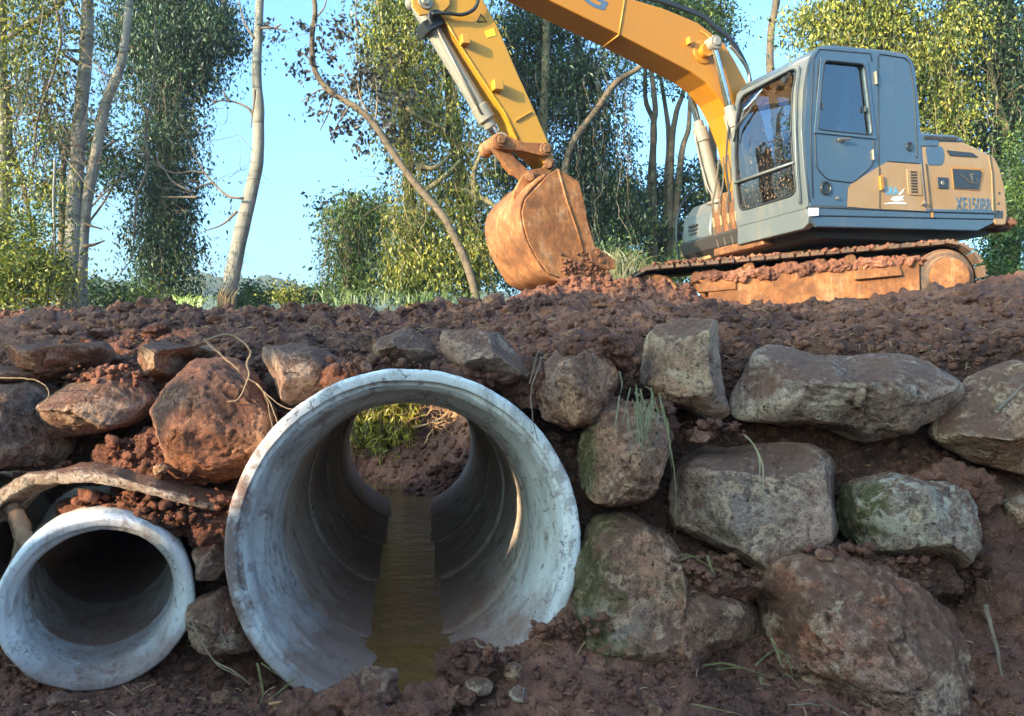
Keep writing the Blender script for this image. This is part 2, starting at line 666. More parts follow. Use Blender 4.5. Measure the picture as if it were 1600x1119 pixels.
TR = [(8.75, .3), (9.02, -1.25), (11.0, -1.25), (12.1, -.2), (14, .5)]
FL = lambda a, b: [(8.8, a - .10), (9.2, a - .08), (10.5, a), (12, (a + b) / 2), (14, b)]
COLS = [
    bank, bank,
    colz(-1.40, -1.39, -1.3, -.6, .12, .33, .53, .71, .70, TR),
    colz(-1.40, -1.39, -1.3, -.7, .12, .33, .53, .71, .70, TR),
    colz(-1.40, -1.40, -1.4, -.8, .14, .33, .53, .70, .70, TR),
    colz(-1.415, -1.41, -1.43, -.9, .14, .31, .52, .71, .74, [(8.75, .3), (9.02, -1.25), (10.2, -1.17), (11.4, -.72), (14, .5)]),
    colz(-1.435, -1.45, -1.47, -.9, .14, .31, .53, .73, .80, [(8.75, .3), (9.02, -1.12), (9.6, -.86), (11.0, -.25), (14, .5)]),
    colz(-1.44, -1.40, -1.38, -.9, .14, .31, .55, .76, .86, [(8.75, .45), (9.02, -.9), (9.9, -.75), (11.6, .1), (14, .55)]),
    colz(-1.40, -1.20, -1.12, -.7, .14, .31, .56, .79, .90, [(8.8, .6), (9.2, -.2), (9.9, 0), (11.3, .4), (14, .6)]),
    colz(-1.38, -1.16, -1.00, -.5, .16, .32, .57, .82, .94, FL(.85, .6)),
    colz(-1.37, -1.25, -1.05, -.4, .18, .34, .58, .84, .97, FL(.97, .6)),
    colz(-1.40, -1.36, -1.15, -.4, .20, .35, .58, .82, .94, FL(.95, .6)),
    colz(-1.40, -1.30, -1.05, -.4, .22, .37, .58, .80, .93, FL(.90, .6)),
    colz(-1.36, -1.02, -.78, -.3, .25, .42, .62, .82, .93, FL(.90, .6)),
    colz(-1.2, -.8, -.5, -.1, .32, .50, .70, .86, .98, FL(.93, .6)),
    colz(-1.0, -.5, -.2, .1, .40, .60, .80, 1.0, 1.24, FL(1.15, .7)),
    [(d, max(z, .2) + .3) for d, z in bank], [(d, max(z, .2) + .3) for d, z in bank]]


def terrain():
    # x samples
    xs = np.concatenate([np.arange(-14, -4.6, .35), np.arange(-4.6, -3.0, .05), np.arange(-3.0, 3.3, .0125), np.arange(3.3, 6.2, .035), np.arange(6.2, 14.1, .4)])
    cols = np.array(COLS, float)          # (c, p, 2)
    # smooth in x
    ck = np.array(CK, float)
    prof = np.stack([np.stack([np.interp(xs, ck, cols[:, p, k]) for k in (0, 1)], -1) for p in range(cols.shape[1])], 1)
    ker = np.hanning(25)
    ker /= ker.sum()
    # v samples: between profile points
    nseg = [12, 14, 16, 20, 42, 12, 22, 22, 50, 46, 34, 12, 22, 24, 18, 12]
    vs = []
    for i, n in enumerate(nseg):
        t = np.linspace(0, 1, n, endpoint=False)
        vs.append(i + t)
    vs = np.concatenate(vs + [[len(nseg)]])
    i0 = np.minimum(vs.astype(int), len(nseg) - 1)
    t = (vs - i0)[None, :, None]
    g = prof[:, i0] * (1 - t) + prof[:, i0 + 1] * t       # (nx, nv, 2)
    # soften kinks along v
    for _ in range(10):
        g[:, 1:-1] = .25 * g[:, :-2] + .5 * g[:, 1:-1] + .25 * g[:, 2:]
    for _ in range(40):
        lo, hi = np.searchsorted(xs, -2.9), np.searchsorted(xs, 3.2)
        g[lo + 1:hi - 1] = .25 * g[lo:hi - 2] + .5 * g[lo + 1:hi - 1] + .25 * g[lo + 2:hi]
    nx, nv = g.shape[:2]
    V = np.zeros((nx, nv, 3))
    V[..., 0] = xs[:, None]
    V[..., 1:] = g
    # normals
    dx = np.gradient(V, axis=0)
    dv = np.gradient(V, axis=1)
    N = np.cross(dx, dv)
    N /= np.linalg.norm(N, axis=2)[..., None] + 1e-9
    p = V.reshape(-1, 3)
    n = N.reshape(-1, 3)
    d = p[:, 1]
    near = np.clip((d - 2.2) / 1.2, 0, 1)
    amp = .05 * fbm(p * 1.7, 3, seed=1) + .05 * fbm(p * 5.0, 4, .55, seed=5)
    lump = .5 - np.minimum(worley(p * 7.5, 2), 1)
    lump2 = .5 - np.minimum(worley(p * 18, 4), 1)
    rough = np.clip(fbm(p * 1.1, 2, seed=9) + .55, .15, 1)
    amp = amp + rough * (.060 * lump + .035 * lump2) + .012 * fbm(p * 30, 3, .6, seed=12)
    bed = np.clip((-1.28 - p[:, 2]) / .12, 0, 1)
    amp = amp * (1 - .45 * bed)
    # churned crest
    cr = np.exp(-((d - 6.6) / 1.6) ** 2)
    amp = amp + cr * (.035 * fbm(p * 2.6, 4, .6, seed=21) + .035 * (.5 - np.minimum(worley(p * 5.2, 8), 1)))
    p2 = p + n * (amp * near)[:, None]
    # heap under the bucket and on the right
    for (cx, cy, h, rx, ry) in ((-1.2, 6.7, .07, 1.6, .8), (-3.4, 6.7, .08, 1.5, .8), (.6, 6.6, .04, .8, .7), (.42, 8.75, .30, 1.0, .75), (-.35, 8.6, .13, .7, .6), (1.3, 8.55, .14, .8, .5), (1.75, 8.45, .15, .75, .45), (3.3, 8.55, .08, 1.5, .35), (5.3, 8.0, .10, .9, .8), (4.2, 8.25, .05, .5, .5)):
        e = np.exp(-(((p[:, 0] - cx) / rx) ** 2 + ((p[:, 1] - cy) / ry) ** 2) * 1.3)
        p2[:, 2] += h * e
        p2[:, 2] += .06 * e * fbm(p * 4.4, 4, .6, seed=31) + .05 * e * (.5 - np.minimum(worley(p * 9, 3), 1))
    idx = np.arange(nx * nv).reshape(nx, nv)
    F = np.stack([idx[:-1, :-1], idx[1:, :-1], idx[1:, 1:], idx[:-1, 1:]], -1).reshape(-1, 4)
    c = p2[F].mean(axis=1)
    keep = np.ones(len(F), bool)
    for C, A, r, s0, s1 in ((PB, PB_AX, .755, -.05, PB_LEN + .15), (PS, PS_AX, .385, -.1, 1.6), (PT, PT_AX, .34, -.3, .9)):
        s = (c - C) @ A
        q = np.linalg.norm((c - C) - s[:, None] * A, axis=1)
        keep &= ~((q < r) & (s > s0) & (s < s1))
    F = F[keep]
    me = np_mesh('embankment', p2, F)
    c = c[keep]
    fresh_sunlit = np.exp(-(((c[:, 0] - .45) / 1.25) ** 2 + ((c[:, 1] - 8.85) / .85) ** 2)) + np.exp(-(((c[:, 0] + 4.2) / 1.3) ** 2 + ((c[:, 1] - 6.9) / .8) ** 2)) + .22 * fbm(c * 3, 4, .6, seed=55)
    mi = ((fresh_sunlit > .42) & (c[:, 1] > 6)).astype(np.int32)
    ob_ = link('embankment', me, M_SOIL)
    me.materials.append(M_SOIL_SUNLIT)
    me.materials.append(M_SOIL_SHADE)
    wet = (c[:, 1] > 3.98) & (c[:, 1] < 4.72 + .12 * fbm(c * 4, 3, seed=66)) & (c[:, 2] > -1.35)  # faces between the boulders get the shade-darkened soil
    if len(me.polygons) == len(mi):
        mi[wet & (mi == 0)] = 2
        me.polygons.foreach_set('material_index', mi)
    o = tag(ob_, 'dark red soil embankment with churned clods along its crest', 'embankment', kind='structure')
    return p2, N.reshape(-1, 3), c


TP, TN, TC = terrain()

# far ground
gb = MB()
for (x0, x1, y0, y1, z) in ((-400, 400, 13.9, 40, .45), (-400, -13.9, -60, 13.9, .25), (13.9, 400, -60, 13.9, .45), (-13.9, 13.9, -60, -13.9, -1.8)):
    nx, ny = 14, 6
    xs = np.linspace(x0, x1, nx)
    ys = np.linspace(y0, y1, ny)
    b = len(gb.v)
    gb.v += [(x, y, z) for x in xs for y in ys]
    gb.f += [(b + i * ny + j, b + (i + 1) * ny + j, b + (i + 1) * ny + j + 1, b + i * ny + j + 1) for i in range(nx - 1) for j in range(ny - 1)]
b = len(gb.v)
gb.v += [(-400, 40, .45), (400, 40, .45), (400, 420, -3), (-400, 420, -3)]
gb.f += [(b, b + 1, b + 2, b + 3)]
mg = NM('grassy_earth')
cg = mg.coord('Object')
mg.bsdf(mg.mix(mg.noise(cg, .7, 6, .65), (.035, .045, .015), (.10, .085, .035)), .95, mg.bump(mg.noise(cg, 6, 5, .7), .8, .1))
tag(gb.build('ground', mg.m), 'flat grassy ground beyond the embankment', 'ground', kind='structure')


def soil_from(px, py, d0=3.6, d1=9.0):
    """nearest terrain vertex seen at a photo pixel"""
    q = TP - 0
    z = q @ CF
    ok = (q[:, 1] > d0) & (q[:, 1] < d1)
    sx = 800 + FPX * (q[:, 0]) / np.maximum(z, .1)
    sy = 559.5 - FPX * (q @ CU) / np.maximum(z, .1)
    e = (sx - px) ** 2 + (sy - py) ** 2
    e[~ok] = 1e9
    k = np.where(e < max(e.min() * 1.0 + 60, 60))[0]
    k = k[np.argmin(q[k, 1])]
    return TP[k], TN[k]


# ------------------------------------------------------------------ icosphere templates
def ico(sub):
    import bmesh
    bm = bmesh.new()
    bmesh.ops.create_icosphere(bm, subdivisions=sub, radius=1)
    V = np.array([v.co[:] for v in bm.verts])
    F = np.array([[v.index for v in f.verts] for f in bm.faces])
    bm.free()
    return V / np.linalg.norm(V, axis=1)[:, None], F


ICO = {k: ico(k) for k in (2, 3, 4, 6)}


def clod_template(seed, sub=3, facet=6, rough=.16):
    V, F = ICO[sub]
    rg = np.random.default_rng(seed)
    q = V * rg.uniform(.75, 1.1, 3)
    for _ in range(facet):
        n = rg.normal(size=3)
        n /= np.linalg.norm(n)
        h = rg.uniform(.5, .8)
        s = q @ n - h
        q = q - n * np.maximum(s, 0)[:, None] * .9
    q = q + V * (rough * fbm(V * 1.9 + seed * 3.3, 4, .6, seed=seed % 50))[:, None]
    return q, F


CLODS = [clod_template(k, 3, 9, .42) for k in range(8)]
CLODS_S = [clod_template(40 + k, 2, 7, .42) for k in range(6)]


def rand_rot(rg, n):
    q = rg.normal(size=(n, 4))
    q /= np.linalg.norm(q, axis=1)[:, None]
    w, x, y, z = q.T
    return np.stack([np.stack([1 - 2 * (y * y + z * z), 2 * (x * y - z * w), 2 * (x * z + y * w)], -1),
                     np.stack([2 * (x * y + z * w), 1 - 2 * (x * x + z * z), 2 * (y * z - x * w)], -1),
                     np.stack([2 * (x * z - y * w), 2 * (y * z + x * w), 1 - 2 * (x * x + y * y)], -1)], 1)


def scatter(pts, sizes, temps, rg):
    Vs, Fs, b = [], [], 0
    k = rg.integers(0, len(temps), len(pts))
    Rm = rand_rot(rg, len(pts))
    for t in range(len(temps)):
        sel = np.where(k == t)[0]
        if not len(sel):
            continue
        V, F = temps[t]
        W = np.einsum('nij,vj->nvi', Rm[sel], V) * sizes[sel][:, None, None]
        W[..., 2] *= .82
        W += pts[sel][:, None, :]
        Vs.append(W.reshape(-1, 3))
        Fs.append((F[None] + (np.arange(len(sel)) * len(V))[:, None, None]).reshape(-1, 3) + b)
        b += len(sel) * len(V)
    return np.concatenate(Vs), np.concatenate(Fs)


def in_pipe(p, pad=0.):
    hit = np.zeros(len(p), bool)
    for C, A, r, s0, s1 in ((PB, PB_AX, .84, -.02, PB_LEN), (PS, PS_AX, .42, -.02, 2.2), (PT, PT_AX, .33, -.02, 1.4)):
        s = (p - C) @ A
        q = np.linalg.norm((p - C) - s[:, None] * A, axis=1)
        hit |= (q < r + pad) & (s > s0 - pad) & (s < s1)
    return hit


def loose_clods():
    rg = np.random.default_rng(5)
    parts = []

    def put(mask_pts, n, lo, hi, temps, pw=2.2):
        k = rg.integers(0, len(mask_pts), n)
        s = lo + (hi - lo) * rg.random(n) ** pw
        pts = mask_pts[k] + rg.normal(size=(n, 3)) * .006
        pts[:, 2] -= s * .05
        ok = ~in_pipe(pts, .02)
        pts, s = pts[ok], s[ok]
        parts.append(scatter(pts, s, temps, rg))
    x, d, z = TC.T
    vis = (np.abs(x) < .68 * d + .3)
    put(TC[vis & (d > 3.3) & (d < 4.7)], 9000, .005, .028, CLODS_S, 2.8)
    put(TC[vis & (d > 3.3) & (d < 4.5) & (z < -.9)], 700, .010, .050, CLODS, 2.8)
    put(TC[vis & (d > 3.45) & (d < 4.0) & (x > .2) & (x < 1.6)], 300, .010, .042, CLODS, 2.6)
    put(TC[vis & (d > 4.3) & (d < 8.0)], 6500, .009, .045, CLODS_S, 2.4)
    put(TC[vis & (d > 5.0) & (d < 8.0)], 800, .02, .085, CLODS, 2.4)
    put(TC[vis & (d > 5.4) & (d < 7.6) & (x < .2)], 300, .03, .11, CLODS, 2.2)
    put(TC[(d > 9.3) & (d < 12.3) & (x > -2.2) & (x < .6)], 500, .02, .11, CLODS, 2.2)
    # soil lying on and between the stones
    for (px, py, rx, ry, dd, n, hi) in ((1310, 868, 60, 15, 3.74, 90, .05), (1400, 885, 55, 14, 3.76, 80, .05), (1095, 893, 55, 24, 3.78, 120, .045), (1470, 905, 60, 40, 3.84, 90, .05),
                                      (1480, 765, 50, 22, 3.92, 110, .06), (1015, 655, 34, 24, 3.93, 70, .045), (930, 540, 40, 14, 4.0, 50, .05), (160, 588, 55, 16, 4.0, 60, .045),
                                      (245, 715, 75, 28, 3.95, 190, .06), (210, 795, 95, 24, 3.86, 230, .05), (330, 800, 30, 30, 3.95, 70, .05), (1140, 905, 50, 14, 3.74, 50, .04),
                                      (560, 573, 45, 14, 3.97, 60, .05), (640, 572, 45, 8, 3.98, 40, .04), (1120, 672, 45, 14, 3.95, 40, .05), (60, 735, 50, 12, 3.95, 40, .04), (760, 1030, 50, 22, 3.62, 80, .05), (900, 985, 70, 22, 3.72, 100, .045)):
        c = np.array([P(px + rx * rg.uniform(-1, 1), py + ry * rg.uniform(-1, 1), dd + rg.uniform(-.02, .1)) for _ in range(n)])
        s = .007 + (hi * .8 - .007) * rg.random(n) ** 2.4
        ok = ~in_pipe(c, .02)
        c, s = c[ok], s[ok]
        parts.append(scatter(c, s, CLODS if hi > .05 else CLODS_S, rg))
    def flush(name, mat, label):
        V, F, b = [], [], 0
        for v, f in parts:
            V.append(v)
            F.append(f + b)
            b += len(v)
        tag(link(name, np_mesh(name, np.concatenate(V), np.concatenate(F)), mat), label, 'soil', kind='stuff')
        parts.clear()
    flush('soil_clods', M_SOIL, 'loose crumbs and clods of dark red soil strewn over the bank')
    put(TC[(d > 8.0) & (d < 9.5) & (x > -.9) & (x < 1.9)], 1800, .010, .06, CLODS, 2.6)
    put(TC[(d > 6.3) & (d < 7.8) & (x < -3.2) & (x > -5.4)], 900, .010, .07, CLODS, 2.6)
    flush('fresh_clods', M_SOIL_SUNLIT, 'freshly dug orange-red clods heaped under the bucket and at the left crest, brightened as sunlit')


loose_clods()


def straw_litter():
    rg = np.random.default_rng(8)
    x, d, z = TC.T
    k = TC[(np.abs(x) < .66 * d) & (d > 3.4) & (d < 5.6) & (~in_pipe(TC, .05))]
    k = k[rg.integers(0, len(k), 900)]
    g = MB()
    for p in k:
        a = rg.normal(size=3) * np.array([1, .4, .35])
        a /= np.linalg.norm(a)
        n = rg.uniform(.02, .075)
        g.tube([p + np.array([0, -.012, .008]), p + a * n * .5 + np.array([0, -.016, .014]), p + a * n + np.array([0, -.012, .008])], rg.uniform(.0012, .0026), 4, False)
    tag(g.build('straw_litter', plain_mat('dry_litter', (.36, .23, .12), .9, 0, .1, .5, 6)), 'bits of straw, root and bark scattered through the soil', 'plant litter', kind='stuff')


straw_litter()


def mound(cx, cy, rx, ry, d, T, seed, name='soil_mound'):
    """lumpy mass of earth lodged between the stones"""
    V, F = ICO[6]
    s = d / FPX
    c = P(cx, cy, d)
    q = V * np.array([rx * s, T, ry * s])
    w = q + c
    a = .05 * fbm(w * 5, 4, .6, seed=seed) + .06 * (.5 - np.minimum(worley(w * 8, seed), 1)) + .03 * (.5 - np.minimum(worley(w * 20, seed), 1)) + .012 * fbm(w * 38, 2, seed=seed)
    return w + V * a[:, None], F


MD = [(1310, 880, 90, 26, 3.92, .16), (1410, 900, 90, 34, 3.95, .16), (1490, 770, 62, 40, 4.06, .16), (1110, 905, 75, 34, 3.92, .14), (1540, 930, 70, 150, 4.02, .2), (1010, 668, 42, 34, 4.1, .16),
      (930, 548, 60, 26, 4.16, .16), (165, 590, 56, 14, 4.18, .12), (245, 725, 95, 44, 4.12, .18), (215, 810, 120, 44, 4.02, .18), (340, 820, 40, 50, 4.12, .15), (562, 585, 60, 22, 4.1, .13), (830, 600, 40, 40, 4.25, .12), (1580, 1010, 80, 130, 3.85, .2), (740, 590, 60, 16, 4.14, .12), (560, 1092, 66, 20, 3.52, .10), (692, 1090, 46, 14, 3.5, .09), (742, 1042, 62, 30, 3.72, .12), (470, 1100, 40, 14, 3.46, .08), (640, 1112, 60, 12, 3.42, .08)]
V_, F_, b_ = [], [], 0
for k_, m_ in enumerate(MD):
    v_, f_ = mound(*m_, seed=60 + k_)
    V_.append(v_)
    f_ = f_[~in_pipe(v_[f_].mean(1), -.03)]
    F_.append(f_ + b_)
    b_ += len(v_)
tag(link('packed_soil', np_mesh('packed_soil', np.concatenate(V_), np.concatenate(F_)), soil_mat('packed_shade_soil', .8)), 'red soil packed between the boulders, coloured darker for crevice shade', 'soil', kind='stuff')  # soil copy darkened so the gaps carry crevice shade

# ================================================================== WATER
mw = NM('muddy_water')
cw = mw.coord('Object', (1, 1.5, 1))
r1 = mw.noise(cw, 3.5, 5, .6, 1.6)
r2 = mw.noise(cw, 14, 3, .6, 1.2)
mw.bsdf(mw.mix(mw.noise(cw, 3, 4, .6), (.095, .044, .014), (.21, .105, .036)), .045, mw.bump(mw.math('ADD', r1, mw.math('MULTIPLY', r2, .4)), .62, .04), IOR=1.33, Specular_IOR_Level=.6)


def water():
    ss = np.linspace(-.25, PB_LEN + 3.0, 120)
    ws = np.linspace(-1, 1, 13)
    V, right = [], np.cross(PB_AX, [0, 0, 1.])
    right /= np.linalg.norm(right)
    for s in ss:
        c = PB + PB_AX * s
        base = c[2] - .66 + .034
        if s < .45:
            base = min(base, -1.360 - .067 * (1 - max(0, (s + .1) / .55)))
        if s > PB_LEN:
            base = (PB + PB_AX * PB_LEN)[2] - .66 + .034
        hw = .40 if s < PB_LEN else .40 + (s - PB_LEN) * .6
        for w in ws:
            V.append((c[0] + right[0] * w * hw - (max(0, s - PB_LEN) * .5), c[1], base))
    n = len(ws)
    F = [(i * n + j, i * n + j + 1, (i + 1) * n + j + 1, (i + 1) * n + j) for i in range(len(ss) - 1) for j in range(n - 1)]
    b = len(V)
    xs, ys = np.linspace(-1.5, 2.0, 30), np.linspace(2.2, 3.84, 14)
    V += [(x, y, -1.425) for x in xs for y in ys]
    F += [(b + i * 14 + j, b + (i + 1) * 14 + j, b + (i + 1) * 14 + j + 1, b + i * 14 + j + 1) for i in range(29) for j in range(13)]
    tag(link('stream', np_mesh('stream', V, F), mw.m), 'shallow muddy stream running through the large pipe', 'stream', kind='structure')


water()

# ================================================================== PIPES
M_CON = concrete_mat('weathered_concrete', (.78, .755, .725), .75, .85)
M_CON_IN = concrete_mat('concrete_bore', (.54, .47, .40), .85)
M_CON_DK = concrete_mat('shade_darkened_bore', (.26, .235, .20), .8)  # darker concrete deep in the small pipe, shade put into its colour
M_CON_MUD = concrete_mat('mud_caked_concrete', (.25, .17, .105), .9)


def lathe_np(C, A, prof, n=128, noise=.004, seed=0, chip=0):
    a = np.cross(A, [0, 0, 1.])
    a /= np.linalg.norm(a)
    b = np.cross(a, A)
    w = np.linspace(0, 2 * np.pi, n, endpoint=False)
    ring = np.cos(w)[:, None] * a + np.sin(w)[:, None] * b
    prof = np.array(prof, float)
    V = C + prof[:, 0][:, None, None] * A + prof[:, 1][:, None, None] * ring[None]
    p = V.reshape(-1, 3)
    rad = np.broadcast_to(ring[None], V.shape).reshape(-1, 3)
    dn = fbm(p * 6, 4, .55, seed=seed) * noise + fbm(p * 30, 2, seed=seed + 3) * noise * .4
    p = p + rad * dn[:, None]
    if chip:
        k = np.clip(fbm(p * 9, 4, .6, seed=seed + 9) - .35, 0, 1)
        p = p + A * (k * chip)[:, None]
    m = len(prof)
    idx = np.arange(m * n).reshape(m, n)
    F = np.stack([idx, np.roll(idx, -1, 1), np.roll(np.roll(idx, -1, 1), -1, 0), np.roll(idx, -1, 0)], -1).reshape(-1, 4)
    return p, F


def dense(prof, step=.03):
    out = []
    m = len(prof)
    for i in range(m):
        a, b = np.array(prof[i]), np.array(prof[(i + 1) % m])
        k = max(1, int(np.linalg.norm(b - a) / step))
        out += [a + (b - a) * t / k for t in range(k)]
    return out


cul = empty('concrete_culvert', tuple(PB), 'large concrete pipe culvert with a muddy stream running through it', 'pipe')


def add_ring(root, name, C, A, prof, mat, seed, chip=0, noise=.004, n=144):
    p, F = lathe_np(C, A, dense(prof), n, noise, seed, chip)
    me = np_mesh(name, p - np.array(root.location), F)
    try:
        me.set_sharp_from_angle(angle=R(58))
    except Exception:
        pass
    return link(name, me, mat, root)


add_ring(cul, 'bell_rim', PB, PB_AX, [(0.0, .830), (.0, .829), (.0, .797), (.002, .793), (.030, .787), (.034, .770), (.034, .768), (.34, .768), (.30, .80), (.2, .83), (.05, .847), (.012, .846), (.004, .840)], M_CON, 1, .008, .004, 260)
add_ring(cul, 'bell_socket', PB, PB_AX, [(.036, .768), (.05, .752), (.07, .742), (.14, .728), (.18, .70), (.34, .668), (.54, .662), (.54, .75), (.34, .766)], concrete_mat('socket_concrete', (.60, .58, .555), .85), 2, 0, .004, 200)
s0 = .56
segs = [1.15, 1.15, 1.15, 1.15]
for i, L in enumerate(segs):
    j = np.array([.010, 0, .003]) * (RNG.random(3) - .5) * 2
    rb = .668
    s1 = min(s0 + L, PB_LEN)
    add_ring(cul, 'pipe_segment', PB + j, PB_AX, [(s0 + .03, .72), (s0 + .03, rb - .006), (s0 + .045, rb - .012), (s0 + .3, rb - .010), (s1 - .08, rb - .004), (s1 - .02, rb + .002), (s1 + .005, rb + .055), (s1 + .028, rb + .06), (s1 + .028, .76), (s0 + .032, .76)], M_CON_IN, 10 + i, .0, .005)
    s0 = s1

sp = empty('concrete_pipe', tuple(PS), 'small pale concrete pipe with a dark empty bore beside the large culvert', 'pipe')
add_ring(sp, 'bell_rim', PS, PS_AX, [(0, .405), (0, .404), (0, .378), (.003, .374), (.022, .366), (.026, .350), (.06, .338), (.1, .326), (.3, .324), (.3, .40), (.13, .418), (.03, .42), (.008, .414)], M_CON, 31, .008, .004, 200)
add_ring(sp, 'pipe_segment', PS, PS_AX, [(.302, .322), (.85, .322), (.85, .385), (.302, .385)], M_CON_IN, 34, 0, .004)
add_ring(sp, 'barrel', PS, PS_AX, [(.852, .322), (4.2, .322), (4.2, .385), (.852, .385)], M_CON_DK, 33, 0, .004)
pl, pf = ICO[3]
link('silt_plug', np_mesh('silt_plug', pl * np.array([.36, .2, .36]) + PS_AX * 4.1, pf), M_SOIL, sp)

tp = empty('buried_pipe', tuple(PT), 'muddy pipe end with a black opening at the left edge of the bank', 'pipe')
add_ring(tp, 'rim', PT, PT_AX, [(0, .34), (0, .285), (.05, .28), (1.4, .28), (1.4, .34)], M_CON_MUD, 41, .03, .012)
link('silt_plug', np_mesh('silt_plug', pl * np.array([.3, .15, .3]) + PT_AX * 1.35, pf), M_SOIL, tp)

# broken rim, half buried, above the small pipe
arc = spline([P(-28, 812, 3.80), P(8, 772, 3.78), P(60, 748, 3.78), P(115, 743, 3.79), P(175, 748, 3.8), P(230, 762, 3.83), P(285, 781, 3.88), P(345, 788, 3.98)], 60)
bt = MB()
n_ = len(arc)
K_ = 32
tw = np.linspace(0, 2 * np.pi, K_, endpoint=False)
sec = np.stack([np.sign(np.cos(tw)) * np.abs(np.cos(tw)) ** .35, np.sign(np.sin(tw)) * np.abs(np.sin(tw)) ** .35], 1)
tg = unit_ = np.gradient(arc, axis=0)
tg = tg / np.linalg.norm(tg, axis=1)[:, None]
dpt = np.array([.12, .99, .05])
vv = []
for i in range(n_):
    upv = np.cross(tg[i], dpt)
    upv = upv / np.linalg.norm(upv) * (1 if np.cross(tg[i], dpt)[2] > 0 else -1)
    hh = .036 * (1 - .30 * i / n_)
    for k in range(K_):
        vv.append(arc[i] + dpt * (.10 + .13 * sec[k, 0]) + upv * hh * sec[k, 1])
vv = np.array(vv)
vv = vv + np.stack([fbm(vv * 7, 5, .55, seed=71), fbm(vv * 7, 5, .55, seed=72), fbm(vv * 5, 6, .55, seed=73)], 1) * .017
bt.v = [tuple(x) for x in vv]
bt.f = [(i * K_ + k, i * K_ + (k + 1) % K_, (i + 1) * K_ + (k + 1) % K_, (i + 1) * K_ + k) for i in range(n_ - 1) for k in range(K_)]
bt.f += [tuple(range(K_)), tuple(range(n_ * K_ - 1, (n_ - 1) * K_ - 1, -1))]
tag(bt.build('broken_pipe_rim', rock_mat('mud_caked_broken_concrete', (.42, .26, .15), (.56, .40, .27), (.85, .74, .60), .55, 0, 0, .3, 12), smooth='all', loc=arc[20]), 'curved broken piece of muddy pipe rim lying above the small pipe', 'pipe fragment')
lg = MB()
ln = spline([P(18, 788, 3.84), P(30, 815, 3.83), P(42, 845, 3.83), P(46, 878, 3.84)], 24)
lg.tube(ln, [.032 + .003 * math.sin(i * .6) for i in range(24)], 14)
vv = np.array(lg.v)
vv = vv + (.012 * fbm(vv * 14, 3, seed=3))[:, None]
lg.v = [tuple(x) for x in vv]
tag(lg.build('root_stump', bark_mat('muddy_wood', (.22, .12, .07), (.34, .22, .14)), smooth='all', loc=ln[0]), 'short muddy root standing under the broken pipe rim', 'root')

# ================================================================== BOULDERS
RM = {
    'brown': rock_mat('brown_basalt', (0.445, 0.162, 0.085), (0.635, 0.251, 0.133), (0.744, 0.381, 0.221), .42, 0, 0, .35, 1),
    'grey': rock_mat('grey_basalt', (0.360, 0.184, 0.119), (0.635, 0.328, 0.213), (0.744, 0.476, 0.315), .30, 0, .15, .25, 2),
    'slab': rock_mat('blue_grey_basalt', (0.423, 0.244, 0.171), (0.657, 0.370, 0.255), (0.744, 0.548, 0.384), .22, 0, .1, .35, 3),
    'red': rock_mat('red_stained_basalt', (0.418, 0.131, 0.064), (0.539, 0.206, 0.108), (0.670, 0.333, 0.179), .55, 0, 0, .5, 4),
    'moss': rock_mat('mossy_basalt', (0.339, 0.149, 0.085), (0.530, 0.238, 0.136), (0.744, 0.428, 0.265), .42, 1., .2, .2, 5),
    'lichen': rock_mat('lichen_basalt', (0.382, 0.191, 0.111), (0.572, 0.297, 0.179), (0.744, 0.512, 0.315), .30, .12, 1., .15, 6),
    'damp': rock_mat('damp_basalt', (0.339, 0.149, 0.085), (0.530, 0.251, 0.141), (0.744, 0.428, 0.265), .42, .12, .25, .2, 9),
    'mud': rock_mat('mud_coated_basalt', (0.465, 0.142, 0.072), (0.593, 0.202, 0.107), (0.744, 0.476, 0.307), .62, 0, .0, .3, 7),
    'tan': rock_mat('tan_basalt', (0.551, 0.238, 0.128), (0.721, 0.321, 0.179), (0.744, 0.488, 0.307), .30, 0, .1, .45, 8),
}


